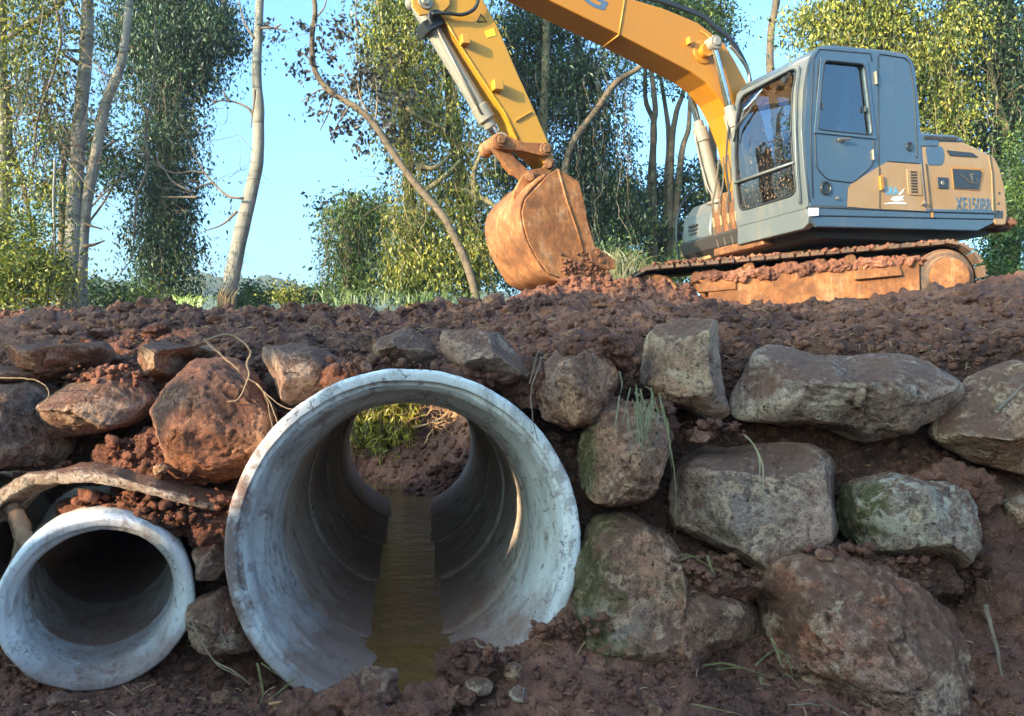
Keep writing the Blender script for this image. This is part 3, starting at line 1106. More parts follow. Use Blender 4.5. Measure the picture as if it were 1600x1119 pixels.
def boulder(label, poly, d, T, mat, seed, facets=7, rough=1.0, name='boulder', p=2.7, sub=6, group='boulders of the retaining wall', cat='boulder', cutlo=.62, planes=()):
    rg = np.random.default_rng(seed)
    poly = np.array(poly, float)
    A = np.array([P(x, y, d)[[0, 2]] for x, y in poly])
    c = .5 * (A.min(0) + A.max(0)) * .5 + A.mean(0) * .5
    V, F = ICO[sub]
    ang = np.linspace(-np.pi, np.pi, 361)[:-1]
    rad = poly_radius(A, c, ang)
    k = np.exp(-(np.arange(-14, 15) / 5.) ** 2)
    k /= k.sum()
    rad = np.convolve(np.concatenate([rad[-14:], rad, rad[:14]]), k, 'valid') * 1.015
    phi = np.arctan2(V[:, 2], V[:, 0])
    rho = np.interp(phi, np.concatenate([ang, [np.pi]]), np.concatenate([rad, rad[:1]]))
    e = np.hypot(V[:, 0], V[:, 2])
    h = (e ** p + np.abs(V[:, 1]) ** p) ** (-1 / p)
    q = np.stack([V[:, 0] * h, V[:, 1] * h, V[:, 2] * h], 1)
    for _ in range(facets):
        a, b = rg.uniform(-np.pi, np.pi), rg.uniform(.15, .95)
        n = np.array([math.cos(a) * math.sqrt(1 - b * b), -b, math.sin(a) * math.sqrt(1 - b * b)])
        hh = rg.uniform(cutlo, .88)
        s = q @ n - hh
        sm = .010
        s = sm * np.logaddexp(0, np.clip(s / sm, -60, 60))
        q = q - n * s[:, None] * .92
    for a, b, e_, hh in planes:
        n = np.array([a, b, e_], float)
        n /= np.linalg.norm(n)
        s = q @ n - hh
        s = .006 * np.logaddexp(0, np.clip(s / .006, -60, 60))
        q = q - n * s[:, None]
    for _ in range(14):
        a, b = rg.uniform(-np.pi, np.pi), rg.uniform(-.1, .97)
        n = np.array([math.cos(a) * math.sqrt(1 - b * b), -b, math.sin(a) * math.sqrt(1 - b * b)])
        hh = np.quantile(q @ n, rg.uniform(.965, .996))
        s = q @ n - hh
        s = .004 * np.logaddexp(0, np.clip(s / .004, -50, 50))
        q = q - n * s[:, None] * .95
    size = rad.mean()
    w = np.stack([c[0] + q[:, 0] * rho, d + q[:, 1] * T, c[1] + q[:, 2] * rho], 1)
    o = seed * 1.37
    am = size * rough * (.085 * fbm(w * (1.1 / size) + o, 3, .5, seed=seed) + .028 * fbm(w * (3.4 / size) + o, 5, .55, seed=seed + 2, ridged=True) * .8 + .014 * fbm(w * (13 / size), 3, .6, seed=seed + 5))
    cr = fbm(w * (1.6 / size) + o, 3, .5, seed=seed + 30)
    am = am - size * .05 * rough * np.exp(-(cr / .035) ** 2) * (fbm(w * 2 / size, 2, seed=seed + 8) > -.05)
    w = w + V * am[:, None]
    loc = np.array([c[0], d, c[1]])
    me = np_mesh(name, w - loc, F)
    return tag(link(name, me, RM[mat] if isinstance(mat, str) else mat, loc=loc), label, cat, group)


B = boulder
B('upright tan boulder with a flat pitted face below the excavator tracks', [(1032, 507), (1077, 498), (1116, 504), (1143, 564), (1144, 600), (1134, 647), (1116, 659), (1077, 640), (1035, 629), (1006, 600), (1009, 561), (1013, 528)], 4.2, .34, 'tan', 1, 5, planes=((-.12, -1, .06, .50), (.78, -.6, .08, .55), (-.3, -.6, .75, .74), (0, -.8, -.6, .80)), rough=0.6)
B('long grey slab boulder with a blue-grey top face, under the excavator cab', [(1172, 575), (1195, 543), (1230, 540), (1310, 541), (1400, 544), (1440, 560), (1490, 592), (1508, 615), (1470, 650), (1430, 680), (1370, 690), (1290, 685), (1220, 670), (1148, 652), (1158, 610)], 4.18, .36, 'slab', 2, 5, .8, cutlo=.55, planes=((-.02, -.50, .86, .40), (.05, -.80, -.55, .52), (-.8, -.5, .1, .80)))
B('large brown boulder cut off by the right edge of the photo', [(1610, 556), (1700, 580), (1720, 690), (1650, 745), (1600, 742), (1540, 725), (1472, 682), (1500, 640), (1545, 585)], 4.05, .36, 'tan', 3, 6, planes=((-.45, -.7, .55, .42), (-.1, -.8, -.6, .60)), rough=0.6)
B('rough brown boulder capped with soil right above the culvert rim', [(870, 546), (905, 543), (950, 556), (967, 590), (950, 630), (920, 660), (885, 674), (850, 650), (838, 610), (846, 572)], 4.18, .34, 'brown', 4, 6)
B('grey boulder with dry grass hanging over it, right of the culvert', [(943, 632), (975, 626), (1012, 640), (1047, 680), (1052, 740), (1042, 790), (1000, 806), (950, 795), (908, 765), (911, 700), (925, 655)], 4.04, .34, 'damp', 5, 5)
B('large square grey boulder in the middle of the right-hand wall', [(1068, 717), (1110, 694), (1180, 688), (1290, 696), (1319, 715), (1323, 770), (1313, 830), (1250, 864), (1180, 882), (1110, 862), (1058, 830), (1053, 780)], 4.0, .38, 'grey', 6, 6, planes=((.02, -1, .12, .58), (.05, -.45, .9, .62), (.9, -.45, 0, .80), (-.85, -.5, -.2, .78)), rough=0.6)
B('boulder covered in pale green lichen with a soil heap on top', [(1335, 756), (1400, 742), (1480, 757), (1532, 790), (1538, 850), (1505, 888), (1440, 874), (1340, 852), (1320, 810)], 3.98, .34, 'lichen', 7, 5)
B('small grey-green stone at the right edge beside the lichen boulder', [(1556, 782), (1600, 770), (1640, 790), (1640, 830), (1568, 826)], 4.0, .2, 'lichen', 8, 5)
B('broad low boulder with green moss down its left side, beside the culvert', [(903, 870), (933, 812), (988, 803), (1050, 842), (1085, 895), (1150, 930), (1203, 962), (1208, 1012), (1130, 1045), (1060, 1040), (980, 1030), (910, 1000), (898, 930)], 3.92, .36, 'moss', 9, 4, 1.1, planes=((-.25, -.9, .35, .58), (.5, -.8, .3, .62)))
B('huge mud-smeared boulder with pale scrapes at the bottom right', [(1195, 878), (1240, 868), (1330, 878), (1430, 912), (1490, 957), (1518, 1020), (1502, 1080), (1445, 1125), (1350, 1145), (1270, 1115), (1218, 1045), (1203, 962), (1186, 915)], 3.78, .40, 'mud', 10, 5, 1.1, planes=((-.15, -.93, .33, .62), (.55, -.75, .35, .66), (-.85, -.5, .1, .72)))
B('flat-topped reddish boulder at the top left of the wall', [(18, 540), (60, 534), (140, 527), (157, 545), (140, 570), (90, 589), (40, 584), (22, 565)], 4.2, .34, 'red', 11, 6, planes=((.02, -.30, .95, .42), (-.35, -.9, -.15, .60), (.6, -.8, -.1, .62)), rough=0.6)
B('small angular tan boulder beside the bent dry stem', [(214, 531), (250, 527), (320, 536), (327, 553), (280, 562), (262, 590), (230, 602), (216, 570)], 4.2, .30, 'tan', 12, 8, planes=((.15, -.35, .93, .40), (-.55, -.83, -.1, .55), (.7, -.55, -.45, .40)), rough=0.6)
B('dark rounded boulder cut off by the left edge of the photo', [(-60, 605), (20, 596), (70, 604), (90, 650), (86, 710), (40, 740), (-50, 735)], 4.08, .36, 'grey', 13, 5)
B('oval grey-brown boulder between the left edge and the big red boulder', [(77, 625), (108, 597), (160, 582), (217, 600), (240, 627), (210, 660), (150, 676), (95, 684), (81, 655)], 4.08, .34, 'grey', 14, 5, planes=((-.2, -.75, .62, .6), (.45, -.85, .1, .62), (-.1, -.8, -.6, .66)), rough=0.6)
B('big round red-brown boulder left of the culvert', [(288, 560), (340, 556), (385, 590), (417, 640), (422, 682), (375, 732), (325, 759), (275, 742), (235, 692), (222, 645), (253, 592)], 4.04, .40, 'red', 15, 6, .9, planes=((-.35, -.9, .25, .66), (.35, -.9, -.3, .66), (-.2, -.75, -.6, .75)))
B('grey boulder with an orange left face above the culvert rim', [(408, 545), (450, 532), (490, 534), (527, 560), (512, 600), (482, 627), (450, 632), (425, 602), (403, 562)], 4.14, .32, 'grey', 16, 7, planes=((-.75, -.65, -.1, .52), (.35, -.9, .25, .55), (.1, -.45, .88, .66)), rough=0.6)
B('pale wedge-shaped boulder directly above the culvert', [(566, 542), (610, 514), (640, 510), (675, 534), (684, 556), (650, 570), (600, 566), (573, 556)], 4.14, .28, 'tan', 17, 8, planes=((-.3, -.7, .65, .45), (.55, -.7, .45, .50), (0, -.75, -.65, .55)), rough=0.6)
B('angular grey boulder with a slanting right edge above the culvert', [(688, 516), (780, 515), (800, 534), (832, 592), (770, 594), (715, 582), (690, 546)], 4.16, .30, 'grey', 18, 8, planes=((-.1, -.9, .42, .50), (.75, -.5, .43, .52), (.1, -.75, -.65, .55)), rough=0.6)
B('small dull stone wedged between the two pipes, the upper one', [(304, 856), (335, 849), (355, 880), (342, 905), (310, 902)], 3.95, .14, 'mud', 19, 6, sub=4)
B('smooth brown stone wedged between the two pipes, the lower one', [(303, 938), (345, 923), (376, 944), (408, 1000), (397, 1032), (340, 1038), (310, 1002)], 3.92, .22, 'mud', 20, 5)
B('flat dark stone lying at the left edge under the soil', [(-40, 575), (30, 572), (80, 585), (70, 600), (-30, 604)], 4.2, .25, 'brown', 21, 6, sub=4)
B('pointed brown stone tucked under the upright tan boulder', [(1078, 690), (1088, 668), (1112, 664), (1122, 682), (1100, 695)], 4.0, .09, 'brown', 22, 6, sub=4)
SG = 'loose stones on the ground'
for lab, px, py, r, dd, mt, sd in (('orange-tan stone lying on the mud right of the stream', 748, 1073, 22, 3.58, 'tan', 31),
                                   ('smaller orange-tan stone above the grey pebble', 803, 1051, 17, 3.62, 'tan', 32),
                                   ('smooth blue-grey pebble on the mud right of the stream', 809, 1088, 18, 3.55, 'slab', 33),
                                   ('narrow orange stone at the bottom edge of the mud slope', 911, 1103, 13, 3.5, 'tan', 34),
                                   ('reddish brick-coloured stone at the bottom edge of the photo', 1023, 1112, 26, 3.46, 'red', 35),
                                   ('small square red stone on top of the culvert rim', 572, 573, 11, 3.9, 'red', 36),
                                   ('grey angular stone on the soil slope below the track', 1478, 500, 17, 5.3, 'slab', 37),
                                   ('round brown stone on the crest left of the bucket', 687, 474, 13, 6.6, 'brown', 38),
                                   ('large brown stone on the crest just left of the bucket', 773, 472, 19, 6.5, 'red', 39),
                                   ('round dark stone at the foot of the small pipe', 87, 1093, 16, 3.5, 'mud', 40),
                                   ('orange stone on the soil under the big red boulder', 250, 733, 12, 3.86, 'tan', 41),
                                   ('red stone chip on top of the huge muddy boulder', 1287, 869, 15, 3.70, 'red', 42),
                                   ('dark red clod-like stone beside the stream mouth', 345, 1090, 14, 3.5, 'red', 43),
                                   ('mud-covered stone standing in the stream mouth', 590, 1075, 40, 3.55, 'mud', 44)):
    rg_ = np.random.default_rng(sd)
    k = 9
    poly = [(px + r * rg_.uniform(.75, 1.15) * math.cos(a), py + r * rg_.uniform(.65, 1.0) * math.sin(a)) for a in np.linspace(0, 2 * np.pi, k, endpoint=False)]
    B(lab, poly, dd, r * dd / FPX * .9, mt, sd, 8, 1.0, name='stone', p=2.3, sub=4, group=SG, cat='stone')
# ================================================================== EXCAVATOR
YAW, PIT = R(25), R(5)
FW = np.array([-math.cos(YAW) * math.cos(PIT), -math.sin(YAW) * math.cos(PIT), -math.sin(PIT)])
LF = np.array([math.sin(YAW), -math.cos(YAW), 0.])
UP = np.cross(FW, LF)
MH = np.array([FW, LF, UP])
HO = P(1265, 323, 8.7) - MH.T @ np.array([1.2, 1.25, 0])


def L(x, y, z):
    return HO + MH.T @ np.array([x, y, z])


def S(px, py, Y=None, X=None, Z=None):
    """point of the machine's plane Y=.. / X=.. / Z=.. seen at a photo pixel"""
    r = ray(px, py)
    i, v = (1, Y) if Y is not None else ((0, X) if X is not None else (2, Z))
    return r * ((v + MH[i] @ HO) / (MH[i] @ r))


def loc(p):
    return MH @ (np.asarray(p) - HO)


Y_PAINT = paint_mat('yellow_paint', (.45, .170, .007), .33, .42, (.34, .165, .045), .1, spots=.25)
Y_ARM = paint_mat('yellow_arm_paint', (.48, .225, .015), .38, .42, (.37, .19, .055), .1, spots=.3)
Y_GRAZED = paint_mat('grazing_light_yellow_paint', (.37, .190, .064), .52, .5, (.38, .265, .17), .1, spots=.2)  # yellow paint dulled and paled, grazing light put into its colour
G_PAINT = paint_mat('grey_paint', (.050, .084, .122), .24, .32, (.19, .175, .16), .5, spots=.3)
G_FRONT = paint_mat('dusty_sunlit_grey_paint', (.10, .11, .112), .34, .42, (.24, .18, .12), .2, spots=.35)  # lighter copy of the cab grey, sun on the front put into its colour
G_CYL = paint_mat('grey_cylinder_paint', (.22, .21, .185), .45, .45, (.34, .24, .15), .2, spots=.3)
CLAY = clay_mat('clay_dusted_steel', 1., .3)
CLAY_D = clay_mat('clay_caked_steel', 1.6, .8)
TRK = paint_mat('muddy_track_steel', (.07, .05, .04), .55, .7, (.30, .15, .08), 0, 3., 0, .5)
DARK = plain_mat('black_rubber', (.018, .018, .02), .55)
UNDER = plain_mat('dark_underside', (.035, .028, .024), .8)
CHROME = plain_mat('chrome_rod', (.62, .62, .62), .12, 1., .02, .05)
STEEL = plain_mat('worn_steel', (.30, .24, .18), .45, .7)
M_CLAYSOIL = soil_mat('caked_clay', 1.25)
DECAL = plain_mat('dark_blue_decal', (.075, .125, .19), .5, 0, .02, .2)
DECAL_B = plain_mat('bright_blue_decal', (.06, .32, .56), .5, 0, .02, .2)
WHITE = plain_mat('white_sticker', (.72, .72, .70), .5, 0, .02, .1)
BLACKP = plain_mat('black_plastic', (.025, .027, .03), .4)
SEATM = plain_mat('dark_seat_cloth', (.07, .05, .05), .9)
CURT = plain_mat('blue_curtain_cloth', (.08, .36, .48), .9)

gm = NM('dirty_glass')
cg = gm.coord('Object')
fr = gm.n('Fresnel', i_IOR=1.7)
tr = gm.n('BsdfTransparent')
tr.inputs[0].default_value = (.34, .37, .38, 1)
gl = gm.n('BsdfGlossy', i_Roughness=.015)
gl.inputs[0].default_value = (.92, .96, 1, 1)
ff = gm.math('ADD', gm.math('MULTIPLY', fr.outputs[0], 1.1), .08, clamp=True)
x1 = gm.n('MixShader', n0=ff, n1=tr.outputs[0], n2=gl.outputs[0])
sp_ = gm.ramp(gm.noise(cg, 42, 3, .6), [(.60, 0.), (.65, 1.)])
sp2 = gm.ramp(gm.noise(cg, 90, 2, .5), [(.64, 0.), (.70, 1.)])
sep = gm.n('SeparateXYZ')
gm.set(sep.inputs[0], gm.coord('Generated'))
low = gm.ramp(sep.outputs[2], [(.15, 1.), (.75, .3)])
dm = gm.math('MULTIPLY', gm.math('ADD', sp_, sp2, clamp=True), low)
dd_ = gm.n('BsdfDiffuse', i_Color=(.42, .25, .14))
x2 = gm.n('MixShader', n0=gm.math('MULTIPLY', dm, .5), n1=x1.outputs[0], n2=dd_.outputs[0])
GLASS = gm.surf(x2)

gm2 = NM('tinted_side_glass')
fr2 = gm2.n('Fresnel', i_IOR=1.6)
tr2 = gm2.n('BsdfTransparent')
tr2.inputs[0].default_value = (.26, .36, .44, 1)
gl2 = gm2.n('BsdfGlossy', i_Roughness=.03)
gl2.inputs[0].default_value = (.9, .96, 1, 1)
GLASS2 = gm2.surf(gm2.n('MixShader', n0=gm2.math('ADD', gm2.math('MULTIPLY', fr2.outputs[0], 1.1), .09, clamp=True), n1=tr2.outputs[0], n2=gl2.outputs[0]))

EX = empty('excavator', (3.6, 10.3, .95), 'yellow and grey crawler excavator working on top of the embankment', 'excavator')
WX, WY, WZ = np.eye(3)

# ------------------------------------------------------------------ tracks
TPITCH = R(4.8)
TU = np.array([math.cos(TPITCH), 0, math.sin(TPITCH)])
TN_ = np.array([-math.sin(TPITCH), 0, math.cos(TPITCH)])


def track(yc, detail):
    sp_c = np.array([5.03, yc, 1.325])
    id_c = np.array([1.66, yc, 1.065])
    ra, rb = .41, .375
    fr_ = MB()
    hw = .17
    y0 = yc - .205
    poly = [P(x, y, 9.185) for x, y in ((1092, 437), (1160, 431), (1300, 419), (1437, 404), (1438, 461), (1320, 469), (1222, 477), (1112, 476), (1106, 452))]
    dy = y0 - 9.185
    fr_.prism([p + np.array([0, dy, 0]) for p in poly], (0, .41, 0))
    f = fr_.build('track', CLAY, EX, .012)
    # shoes along the belt
    a0 = np.arctan2(*(sp_c - id_c)[[2, 0]])
    path = []
    th = math.asin((ra - rb) / np.linalg.norm(sp_c - id_c))
    up0 = a0 + math.pi / 2 + th
    for w in np.linspace(up0, up0 - math.pi - 2 * th, 30):
        path.append(sp_c + ra * np.array([math.cos(w), 0, math.sin(w)]))
    for w in np.linspace(up0 - math.pi - 2 * th, up0 - 2 * math.pi, 30):
        path.append(id_c + rb * np.array([math.cos(w), 0, math.sin(w)]))
    path.append(path[0])
    path = np.array(path)
    # slight sag of the top run
    seg = np.linalg.norm(np.diff(path, axis=0), axis=1)
    cum = np.concatenate([[0], np.cumsum(seg)])
    n = int(cum[-1] / .172)
    rg = np.random.default_rng(int(yc * 10))
    for k in range(n):
        s = cum[-1] * (k + .5) / n
        q = np.array([np.interp(s, cum, path[:, j]) for j in range(3)])
        q2 = np.array([np.interp((s + .02) % cum[-1], cum, path[:, j]) for j in range(3)])
        t = q2 - q
        t /= np.linalg.norm(t)
        nn = np.cross(t, [0, 1, 0])
        if nn @ (q - (sp_c + id_c) / 2) < 0:
            nn = -nn
        b = MB()
        b.box(q - nn * .010, (t, WY, nn), (.068, .25, .016))
        for o_ in (-.055, .0, .055):
            b.box(q + nn * .016, (t, WY, nn), (.009, .248, .015)) if o_ == 0 else b.box(q + nn * .012 + t * o_, (t, WY, nn), (.008, .248, .011))
        b.box(q - nn * .055, (t, WY, nn), (.075, .05, .032))
        b.build('track_shoe', TRK, f)
    m = MB()
    cpt = []
    cen_ = (sp_c + id_c) / 2
    for s in np.linspace(0, cum[-1], 121)[:-1]:
        q = np.array([np.interp(s, cum, path[:, j]) for j in range(3)])
        w_ = cen_ + (q - cen_) * .985
        cpt.append(q)
    n2 = len(cpt)
    vs = []
    for i in range(n2):
        t = cpt[(i + 1) % n2] - cpt[i - 1]
        t = t / np.linalg.norm(t)
        nn = np.cross(t, [0, 1, 0])
        if nn @ (cpt[i] - cen_) < 0:
            nn = -nn
        for a_ in (-.03, -.09):
            for b_ in (-.10, .10):
                vs.append(cpt[i] + nn * a_ + np.array([0, b_, 0]))
    fs = []
    for i in range(n2):
        j = (i + 1) % n2
        for a_, b_ in ((0, 1), (1, 3), (3, 2), (2, 0)):
            fs.append((4 * i + a_, 4 * j + a_, 4 * j + b_, 4 * i + b_))
    m.add(vs, fs)
    m.build('track_chain', TRK, f)
    m = MB()
    m.lathe(sp_c + np.array([0, -.22, 0]), (0, 1, 0), [(-.050, .19), (-.045, .222), (.03, .228), (.035, .12)], 36)
    m.build('hub_cover', CLAY, f, .006, 30)
    m = MB()
    cpt = []
    cen_ = (sp_c + id_c) / 2
    for s in np.linspace(0, cum[-1], 121)[:-1]:
        q = np.array([np.interp(s, cum, path[:, j]) for j in range(3)])
        w_ = cen_ + (q - cen_) * .985
        cpt.append(q)
    n2 = len(cpt)
    vs = []
    for i in range(n2):
        t = cpt[(i + 1) % n2] - cpt[i - 1]
        t = t / np.linalg.norm(t)
        nn = np.cross(t, [0, 1, 0])
        if nn @ (cpt[i] - cen_) < 0:
            nn = -nn
        for a_ in (-.03, -.09):
            for b_ in (-.10, .10):
                vs.append(cpt[i] + nn * a_ + np.array([0, b_, 0]))
    fs = []
    for i in range(n2):
        j = (i + 1) % n2
        for a_, b_ in ((0, 1), (1, 3), (3, 2), (2, 0)):
            fs.append((4 * i + a_, 4 * j + a_, 4 * j + b_, 4 * i + b_))
    m.add(vs, fs)
    m.build('track_chain', TRK, f)
    m = MB()
    m.lathe(sp_c + np.array([0, -.22, 0]), (0, 1, 0), [(.0, .245), (.045, .25), (.05, .30), (.065, .31), (.075, .34), (.16, .34), (.17, .2), (.40, .2)], 36)
    for k in range(21):
        w = 2 * math.pi * k / 21
        d = np.array([math.cos(w), 0, math.sin(w)])
        m.box(sp_c + d * .335, (d, WY, np.cross(d, WY)), (.04, .04, .028))
    m.build('sprocket', TRK, f, .006, 30)
    m = MB()
    m.lathe(id_c + np.array([0, -.13, 0]), (0, 1, 0), [(-.06, .07), (-.05, .10), (0, .12), (0, .30), (.05, .33), (.21, .33), (.26, .30), (.26, .12), (.3, .08)], 36)
    m.build('idler', CLAY_D, f, .006, 30)
    for t in (.22, .38, .54, .70, .84):
        c = id_c + (sp_c - id_c) * t - TN_ * .285
        m = MB()
        m.lathe(c + np.array([0, -.17, 0]), (0, 1, 0), [(0, .05), (.02, .085), (.10, .095), (.24, .095), (.32, .085), (.34, .05)], 20)
        m.build('track_roller', CLAY_D, f, 0, 30)
    for t in (.33, .68):
        c = id_c + (sp_c - id_c) * t + TN_ * .30
        m = MB()
        m.lathe(c + np.array([0, -.20, 0]), (0, 1, 0), [(0, .05), (.02, .065), (.3, .065), (.34, .04)], 20)
        m.build('carrier_roller', CLAY_D, f, 0, 30)
    if detail:
        m = MB()
        m.prism([P(x, y, 9.165) for x, y in ((1088, 444), (1150, 440), (1151, 452), (1093, 457))], (0, .1, 0))
        m.build('guard_plate', CLAY, f, .008)
        m = MB()
        m.prism([P(x, y, 9.13) for x, y in ((1336, 424), (1406, 416), (1410, 430), (1337, 437))], (0, .12, 0))
        m.build('guard_plate', CLAY, f, .008)
        m = MB()
        m.prism([P(x, y, 9.16) for x, y in ((1290, 471), (1319, 469), (1320, 480), (1310, 481))], (0, .1, 0))
        m.build('guard_plate', CLAY, f, .008)
        # clay heaped along the frame
        V, F = ICO[6]
        Vs, Fs, b_ = [], [], 0
        for (px, py, rx, ry) in ((1118, 436, 40, 12), (1180, 431, 48, 14), (1245, 424, 48, 13), (1305, 419, 50, 13), (1365, 414, 50, 11), (1410, 409, 34, 9), (1150, 434, 30, 12)):
            c = P(px, py, 9.30)
            s = 9.3 / FPX
            w = V * np.array([rx * s, .16, ry * s]) + c
            a_ = .045 * fbm(w * 6, 4, .6, seed=9) + .05 * (.5 - np.minimum(worley(w * 11, 3), 1)) + .025 * (.5 - np.minimum(worley(w * 26, 3), 1))
            Vs.append(w + V * a_[:, None] - np.array(EX.location))
            Fs.append(F + b_)
            b_ += len(V)
        link('caked_mud', np_mesh('caked_mud', np.concatenate(Vs), np.concatenate(Fs)), M_CLAYSOIL, f)
        # crumbs on the track shoes
        rg = np.random.default_rng(4)
        k = 520
        tt = rg.random(k)
        pts = id_c + (sp_c - id_c) * tt[:, None] + TN_ * .40 + np.stack([0 * tt, rg.uniform(-.25, .0, k) - 0.0, rg.uniform(.0, .03, k)], 1)
        v, ff_ = scatter(pts, .008 + .035 * rg.random(k) ** 2.5, CLODS_S, rg)
        tag(link('soil_crumbs', np_mesh('soil_crumbs', v - np.array(EX.location), ff_), M_CLAYSOIL, f), kind='stuff')
    return f


track(9.39, True)
track(11.25, False)
m = MB()
m.prism([np.array([x, 9.55, z]) for x, z in ((2.6, 1.2), (4.3, 1.34), (4.2, 1.62), (3.9, 1.72), (3.1, 1.66), (2.7, 1.5))], (0, 1.55, 0))
m.cyl(L(0, 0, -.62), L(0, 0, -.34), .62, 40)
m.build('undercarriage', TRK, EX, .015)

# ------------------------------------------------------------------ platform
m = MB()
side = [(1.13, 0), (1.17, -.03), (1.12, -.17), (.95, -.31), (-1.2, -.37), (-2.05, -.30), (-2.12, -.12), (-2.12, 0)]
m.prism([L(x, 1.06, z) for x, z in side], LF * -2.2)
pl_ = m.build('platform', UNDER, EX, .01)
m = MB()
tap = [(1.2, 0), (1.2, -.075), (-1.9, -.10), (-1.9, 0)]
m.prism([L(x, 1.25, z) for x, z in ((1.20, -.004), (1.21, -.10), (-2.10, -.13), (-2.12, -.004))], LF * -.05)
m.prism([L(x, 1.24, z) for x, z in ((1.20, -.10), (1.1, -.22), (-1.6, -.27), (-2.05, -.13))], LF * -.05)
m.build('side_skirt', G_PAINT, pl_, .012)
m = MB()
fp = [S(x, y, X=1.21) for x, y in ((1152, 353), (1259, 325), (1264, 333), (1262, 350), (1254, 358), (1152, 383))]
m.prism(fp, FW * -.12)
m.build('front_plate', G_FRONT, pl_, .012)
m = MB()
m.prism([S(x, y, Y=1.256) for x, y in ((1263, 325), (1279, 325), (1279, 337), (1264, 338))], LF * .004)
m.build('warning_sticker', WHITE, pl_)
m = MB()
m.box(S(1457, 336, Y=1.258), (FW, LF, UP), (.012, .006, .03))
m.build('tie_down_lug', Y_PAINT, pl_)

# ------------------------------------------------------------------ cab
YN, YF = 1.25, .09       # near and far side of the cab
cabp = [(1263, 321), (1257, 200), (1262, 100), (1276, 77), (1300, 74), (1400, 84), (1420, 90), (1428, 108), (1434, 180), (1440, 256), (1447, 327)]
cab2 = np.array([loc(S(x, y, Y=YN))[[0, 2]] for x, y in cabp])
win2 = round_poly([loc(S(x, y, Y=YN))[[0, 2]] for x, y in ((1287, 95), (1349, 101), (1362, 212), (1276, 203))], .06, 5)


def side3(p2, Y):
    return [L(p[0], Y, p[1]) for p in p2]


cabr = round_poly(cab2, .10, 5)
ou, inn = match_loops(cabr, win2)
cabwall = MB()
cabwall.ring(side3(ou, YN), side3(inn, YN), LF * -.06)
CAB = cabwall.build('cab', G_PAINT, EX, .004, 30)
# far side wall with a window too
m = MB()
m.ring(side3(ou, YF + .06), side3(inn, YF + .06), LF * -.06)
m.build('far_wall', G_PAINT, CAB)
# roof, rear and floor skin between the two side walls
m = MB()
sk = cabr
i_front = [k for k, p in enumerate(sk) if p[0] > .80 and .08 < p[1] < 1.62]
n_ = len(sk)
vs, fs = [], []
for p in sk:
    vs += [L(p[0], YN - .002, p[1]), L(p[0], YF + .002, p[1])]
c2 = np.mean(sk, 0)
for k in range(n_):
    j = (k + 1) % n_
    mid = (np.array(sk[k]) + np.array(sk[j])) / 2
    if mid[0] > .75 and .05 < mid[1] < 1.66:
        continue
    fs.append((2 * k, 2 * j, 2 * j + 1, 2 * k + 1))
m.add(vs, fs)
o = m.build('cab_shell', G_PAINT, CAB, 0, 45)
sm = o.modifiers.new('solid', 'SOLIDIFY')
sm.thickness = .05
sm.offset = 0
# front frame + windscreen on the curved front: two columns of frame from the near edge to the far edge
frn = [(1263, 321), (1256, 260), (1252, 200), (1254, 140), (1262, 92), (1272, 78)]
frn2 = [loc(S(x, y, Y=YN))[[0, 2]] for x, y in frn]
z_ = np.array([p[1] for p in frn2])
x_ = np.array([p[0] for p in frn2])
od = np.argsort(z_)
XF = lambda z: float(np.interp(z, z_[od], x_[od]))
ztop, zbot = z_.max() + .0, -.01


def frontpt(u, z, off=0):
    """u 0 at near edge .. 1 at far edge of the cab front"""
    return L(XF(z) + off, YN + (YF - YN) * u, z)


outer = round_poly([(0.0, zbot), (1, zbot), (1, ztop - .03), (0.0, ztop - .03)], .05, 4)
inner = round_poly([(.13, .17), (.93, .17), (.93, ztop - .17), (.13, ztop - .14)], .10, 6)
# densify along z so the bow shows
def densify(p, k=6):
    out = []
    for i in range(len(p)):
        a, b = np.array(p[i]), np.array(p[(i + 1) % len(p)])
        kk = max(1, int(np.linalg.norm(b - a) / .12))
        out += [a + (b - a) * t / kk for t in range(kk)]
    return out


oo, ii = match_loops(densify(outer), densify(inner))
m = MB()
m.ring([frontpt(*p) for p in oo], [frontpt(*p) for p in ii], FW * -.05)
m.build('front_frame', G_FRONT, CAB, .004, 30)
m = MB()
sealo = [frontpt(*p, off=.004) for p in ii]
m.tube(sealo + [sealo[0]], .011, 8)
m.build('windscreen_seal', DARK, CAB, 0, 'all')


def glass_grid(poly_in, fn, mat, name, nx=14, nz=20):
    pi = np.array(poly_in)
    c = pi.mean(0)
    an = np.linspace(-np.pi, np.pi, 49)[:-1]
    rr = poly_radius(pi, c, an)
    vs = [fn(*c)]
    rings = 8
    for k in range(1, rings + 1):
        for a_, r_ in zip(an, rr):
            vs.append(fn(c[0] + math.cos(a_) * r_ * k / rings, c[1] + math.sin(a_) * r_ * k / rings))
    n = 48
    fs = [(0, 1 + j, 1 + (j + 1) % n) for j in range(n)]
    for k in range(rings - 1):
        for j in range(n):
            j2 = (j + 1) % n
            fs.append((1 + k * n + j, 1 + (k + 1) * n + j, 1 + (k + 1) * n + j2, 1 + k * n + j2))
    g = MB()
    g.add(vs, fs)
    return g.build(name, mat, CAB, 0, 'all')


glass_grid(ii, lambda u, z: frontpt(u, z, -.02), GLASS, 'windscreen')
glass_grid(win2, lambda x, z: L(x, YN - .025, z), GLASS2, 'side_window')
glass_grid(win2, lambda x, z: L(x, YF + .03, z), GLASS2, 'far_window')
